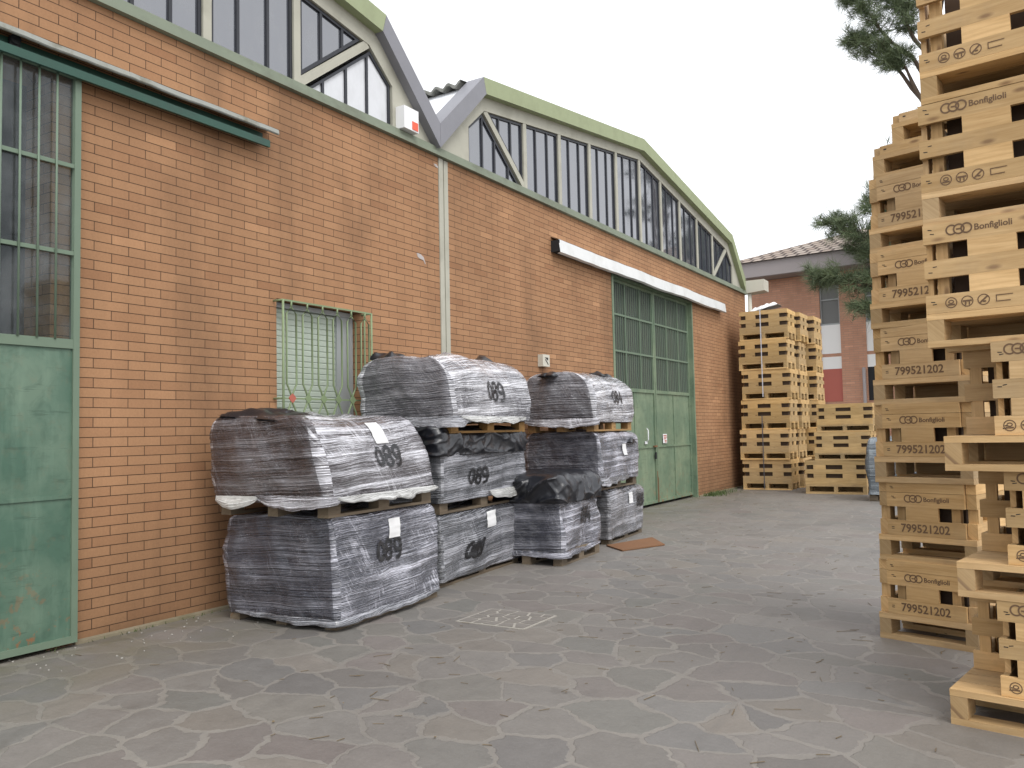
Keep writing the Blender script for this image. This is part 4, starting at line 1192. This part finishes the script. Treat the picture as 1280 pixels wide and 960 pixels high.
# ------------------------------------------------------------------ covers in the paving
cv = empty('metal_cover', (-4.05, 9.45, 0)); tag(cv, 'rusty orange metal plate lying on the paving beside the far wrapped stack', 'cover plate')
m = MB(); m.prism([(-4.33, 9.22), (-3.98, 8.90), (-3.72, 9.55), (-4.10, 10.10)], 'z', .004, .018); m.build('plate', M['rust'], cv)
mh = empty('paved_cover', (-3.36, 5.38, 0)); tag(mh, 'paved manhole cover of small stones in pale mortar, set in the yard', 'manhole cover')
m = MB(); m.box(-3.66, -3.07, 5.15, 5.64, -.02, .0055); m.build('mortar_bed', M['mosaic_joint'], mh)
m = MB(); random.seed(5)
cells = [(-3.66 + .59 * (i + .5) / 5 + random.uniform(-.03, .03), 5.15 + .49 * (j + .5) / 4 + random.uniform(-.03, .03)) for i in range(5) for j in range(4)]
for (cx_, cy_) in cells:
    # clip the cover rectangle by the bisectors with every other cell
    poly = [(-3.64, 5.17), (-3.09, 5.17), (-3.09, 5.62), (-3.64, 5.62)]
    for (qx, qy) in cells:
        if (qx, qy) == (cx_, cy_): continue
        mxx, myy = (cx_ + qx) / 2, (cy_ + qy) / 2; nx, ny = qx - cx_, qy - cy_; ln = math.hypot(nx, ny); nx /= ln; ny /= ln
        dd = lambda p: (p[0] - mxx) * nx + (p[1] - myy) * ny + .010
        out = []
        for i in range(len(poly)):
            p, q = poly[i], poly[(i + 1) % len(poly)]
            a_, b_ = dd(p), dd(q)
            if a_ <= 0: out.append(p)
            if a_ * b_ < 0: f = a_ / (a_ - b_); out.append((p[0] + (q[0] - p[0]) * f, p[1] + (q[1] - p[1]) * f))
        poly = out
        if len(poly) < 3: break
    if len(poly) >= 3: m.prism(poly, 'z', .0, .0085)
m.build('stones', M['mosaic_stone'], mh)

# ------------------------------------------------------------------ litter and weeds
random.seed(21)
lt = MB(); ch = MB()
for i in range(420):
    if i < 260: x = random.uniform(-3.6, 0.4); y = random.uniform(2.6, 11)
    else: x = random.uniform(-5.55, -3.0); y = random.uniform(3.0, 17)
    L = random.uniform(.015, .07) if random.random() < .85 else random.uniform(.08, .14); a = random.gauss(.9, .6); w_ = random.uniform(.0008, .0022)
    Mx = Matrix.Translation((x, y, .003)) @ Matrix.Rotation(a, 4, 'Z')
    lt.box(-L / 2, L / 2, -w_, w_, 0, .002, Mx)
for i in range(18):
    x = random.uniform(-3.5, .3); y = random.uniform(2.8, 7); a = random.uniform(0, 6)
    Mx = Matrix.Translation((x, y, .002)) @ Matrix.Rotation(a, 4, 'Z'); r_ = random.uniform(.006, .016)
    lt.poly([Mx @ Vector((r_ * math.cos(q) * random.uniform(.5, 1.1), r_ * .6 * math.sin(q), .004 + .008 * random.random())) for q in [k * PI / 3 for k in range(6)]])
tag(lt.build('litter', M['litter']), 'dry twigs and pine needles scattered over the paving', 'litter', kind='stuff')
for i in range(45):
    x = -5.62 + abs(random.gauss(0, .35)); y = random.uniform(2.9, 5.2); r_ = random.uniform(.003, .009)
    ch.prism([(x + r_ * math.cos(q) * random.uniform(.6, 1.2), y + r_ * math.sin(q) * random.uniform(.6, 1.2)) for q in [k * PI / 2.5 for k in range(5)]], 'z', .001, .006)
tag(ch.build('debris', M['chips']), 'pale crumbs of mortar along the foot of the brick wall', 'debris', kind='stuff')
wd = MB()
for i in range(500):
    if i < 330: y = 16.55 + abs(random.gauss(0, .7)); x = XW + .04 + abs(random.gauss(0, .16))
    else: y = random.uniform(3.2, 12.4); x = XW + .04 + abs(random.gauss(0, .02))
    hgt = random.uniform(.015, .07) * (1.5 if i < 330 else .5); a = random.uniform(0, 6.28); l = hgt * .8
    wd.poly([(x - .006, y, .001), (x + .006, y, .001), (x + l * math.cos(a) * .6, y + l * math.sin(a) * .6, hgt)])
tag(wd.build('weeds', M['weed']), 'small weeds growing at the foot of the wall', 'weeds', kind='stuff')

# ------------------------------------------------------------------ office behind
of = empty('office_building', (-5, 27.5, 0), rad(-5)); tag(of, 'two storey reddish brick office with tiled hip roof and white panels', 'office')
def oadd(m, name, mat): return m.build(name, M[mat], of, True)
# local: x along its facade, facade at y=0, camera side is -y
m = MB()
EV = 6.15
colsx = [(-.33, .27), (1.02, 1.62), (2.4, 3.0), (3.8, 4.4)]
xe = [-2.6] + [q for c in colsx for q in c] + [9.0]
for i in range(0, len(xe), 2): m.box(xe[i], xe[i + 1], 0, .3, 0, EV)
for a, b in colsx: m.box(a + .001, b - .001, .04, .3, 3.50, 3.60); m.box(a + .001, b - .001, .04, .3, 0, 2.1)
m.box(-2.6, -2.3, .301, 9, 0, EV); m.box(8.7, 9.0, .301, 9, 0, EV); m.box(-2.299, 8.699, 8.7, 9, 0, EV)
oadd(m, 'brick_wall', 'brick2')
for a, b in colsx:
    w_ = MB()
    for q in ((a, a + .04), (b - .04, b)): w_.box(q[0], q[1], .06, .14, 4.50, EV)
    w_.box(a + .04, b - .04, .06, .14, 4.50, 4.55); w_.box(a + .04, b - .04, .06, .14, 5.28, 5.32)
    wo_ = oadd(w_, 'window', 'frame_grey')
    p = MB(); p.box(a + .041, b - .041, .09, .11, 4.55, EV); pb = p.build('blind', M['blind'], wo_, True)
    p = MB(); p.box(a + .001, b - .001, .03, .12, 3.60, 4.499); p.box(a + .001, b - .001, .03, .12, 3.12, 3.499); oadd(p, 'white_panel', 'white_panel')
    p = MB(); p.box(a + .001, b - .001, .03, .12, 2.101, 3.119); oadd(p, 'red_panel' if a < 1 else 'dark_window', 'red_board' if a < 1 else 'dark')
# eaves and hip roof
m = MB(); m.box(-3.35, 9.7, -.75, -.70, EV + .02, EV + .50); m.box(-3.35, -3.30, -.70, 9.7, EV + .02, EV + .50); m.box(-3.299, 9.7, -.699, 9.7, EV + .003, EV + .05)
oadd(m, 'eave', 'eave')
m = MB(); x0, x1, y0, y1 = -3.45, 9.8, -.85, 9.8; zr = EV + .50; pit = .36; d_ = (y1 - y0) / 2
A = (x0, y0, zr); B = (x1, y0, zr); C_ = (x1, y1, zr); D_ = (x0, y1, zr); R0 = (x0 + d_, (y0 + y1) / 2, zr + d_ * pit); R1 = (x1 - d_, (y0 + y1) / 2, zr + d_ * pit)
sl_ = math.hypot(1, pit)
m.poly([A, B, R1, R0], [(0, 0), (x1 - x0, 0), (x1 - x0 - d_, d_ * sl_), (d_, d_ * sl_)])
m.poly([D_, A, R0], [(0, 0), (y1 - y0, 0), (d_, d_ * sl_)])
m.poly([C_, D_, R0, R1], [(0, 0), (x1 - x0, 0), (x1 - x0 - d_, d_ * sl_), (d_, d_ * sl_)])
m.poly([B, C_, R1], [(0, 0), (y1 - y0, 0), (d_, d_ * sl_)])
oadd(m, 'roof', 'tiles')
m = MB(); m.tube([(.93, -.08, 0), (.93, -.08, 3.1)], .05, 8); oadd(m, 'downpipe', 'eave')

# ------------------------------------------------------------------ pines
def tuft(m, c, d, size, n, rnd):
    d = d.normalized(); a = d.orthogonal().normalized(); b = d.cross(a)
    t = rnd.random()
    for i in range(n):
        th = rnd.uniform(0, 2 * PI); sp = rnd.uniform(.15, 1.25)
        v = (d * math.cos(sp) + (a * math.cos(th) + b * math.sin(th)) * math.sin(sp)).normalized()
        base = c - d * size * rnd.uniform(0, .55); L = size * rnd.uniform(.65, 1.1)
        tip = base + v * L - Vector((0, 0, L * .12))
        s = v.cross(Vector((rnd.uniform(-1, 1), rnd.uniform(-1, 1), rnd.uniform(-1, 1)))).normalized() * .0062
        m.poly([base - s, base + s, tip], None, min(1, max(0, t * .55 + rnd.random() * .45)))
def pine(label, base, limbs, height, seed, lean=(0, 0), nd=24, tsize=.30):
    rnd = random.Random(seed)
    o = empty('pine_tree', base); tag(o, label, 'tree', 'pines beyond the crates')
    tr_ = MB(); cr = MB()
    pts = [Vector((lean[0] * (k / 8) ** 1.5, lean[1] * (k / 8) ** 1.5, height * k / 8)) for k in range(9)]
    tr_.tube(pts, .24, 10, .05)
    def trunk(z):
        f = max(0, min(1, z / height)); return Vector((lean[0] * f ** 1.5, lean[1] * f ** 1.5, z))
    for (ex, ey, ez, z0, dens) in limbs:
        dens *= 1.5
        a = trunk(z0); e = Vector((ex, ey, ez)); path = []
        for k in range(8):
            f = k / 7; p = a.lerp(e, f); p.z += .45 * math.sin(f * PI) * (.6 if ez > z0 else -.3) + .08 * noise.noise(p * 1.7)
            path.append(p + Vector((noise.noise(p * 1.1), noise.noise(p * 1.1 + Vector((9, 0, 0))), 0)) * .18)
        tr_.tube(path, .07, 6, .018)
        L = (e - a).length
        for q in range(int(dens * L)):
            f = rnd.uniform(.42, 1.0) ** .8; k = min(6, int(f * 7)); p = path[k].lerp(path[k + 1], f * 7 - k)
            dr_ = (path[k + 1] - path[k]).normalized()
            side = Vector((rnd.gauss(0, 1), rnd.gauss(0, 1), rnd.gauss(.25, .6))).normalized()
            sl2 = rnd.uniform(.25, .85) * (1.25 - .5 * f)
            end = p + (dr_ * .6 + side).normalized() * sl2
            tr_.tube([p, p.lerp(end, .5) + Vector((0, 0, .03)), end], .014, 4, .006)
            dd_ = (end - p).normalized(); dd_.z += .35
            for w_ in range(rnd.randint(3, 6)):
                c = p.lerp(end, rnd.uniform(.5, 1.02)) + Vector((rnd.gauss(0, .07), rnd.gauss(0, .07), rnd.gauss(0, .05)))
                tuft(cr, c, dd_ + Vector((rnd.gauss(0, .5), rnd.gauss(0, .5), rnd.gauss(0, .4))), tsize * rnd.uniform(.75, 1.15), nd, rnd)
    tr_.build('trunk', M['bark'], o, True, merge=1e-6)
    cr.build('crown', M['needle'], o, True)
    return o
rnd = random.Random(3)
limbs = [(-1.95, -.3, 11.25, 8.8, 8), (-1.75, -.2, 10.15, 8.3, 8), (-1.3, .2, 11.9, 9.2, 7), (-1.2, -.4, 9.9, 8.1, 6), (-.75, -.1, 10.8, 9, 7),
         (-2.65, -.2, 6.15, 4.3, 9), (-1.6, .1, 6.55, 4.6, 8), (-2.85, -.1, 4.85, 3.7, 9), (-1.85, -.2, 4.0, 3.2, 8), (-1.5, .2, 5.4, 4.0, 8), (-2.1, .3, 5.5, 4.0, 8), (-.9, .0, 7.6, 6.5, 6), (-.5, 0, 8.3, 7, 6)]
for k in range(9):
    a = rnd.uniform(-1.2, 1.6); z = rnd.uniform(5, 11.5); R_ = rnd.uniform(1.4, 2.6)
    limbs.append((R_ * math.cos(a), R_ * math.sin(a), z + .9, z - .4, 5))
pine('shaggy pine reaching out from behind the tall crate stacks in front of the office', (-1.62, 25.3, 0), [(a * 1.13, b * .8, 1.4 + (c - 1.4) * 1.2 + (.35 if c > 9 else .1), 1.4 + (d - 1.4) * 1.2, e) for a, b, c, d, e in limbs], 14.8, 5, nd=20, tsize=.46)
def crown_limbs(seed, h0, h1, R, n):
    rr_ = random.Random(seed); out = []
    for k in range(n):
        a = rr_.uniform(0, 2 * PI); z = h0 + (h1 - h0) * (k + .5) / n; rad_ = R * (1 - .5 * (k / n)) * rr_.uniform(.6, 1.1)
        out.append((rad_ * math.cos(a), rad_ * math.sin(a), z + .8, z - .5, 5))
    return out
pine('tall broad pine mirrored in the middle gable windows', (3.5, 40, 0), crown_limbs(8, 5.0, 13.5, 3.0, 22), 14, 8, nd=26, tsize=.34)
pine('slender pine mirrored beside the broad one in the far gable windows', (4.6, 53, 0), crown_limbs(9, 5.0, 14.5, 3.0, 20), 15, 9, nd=24, tsize=.36)
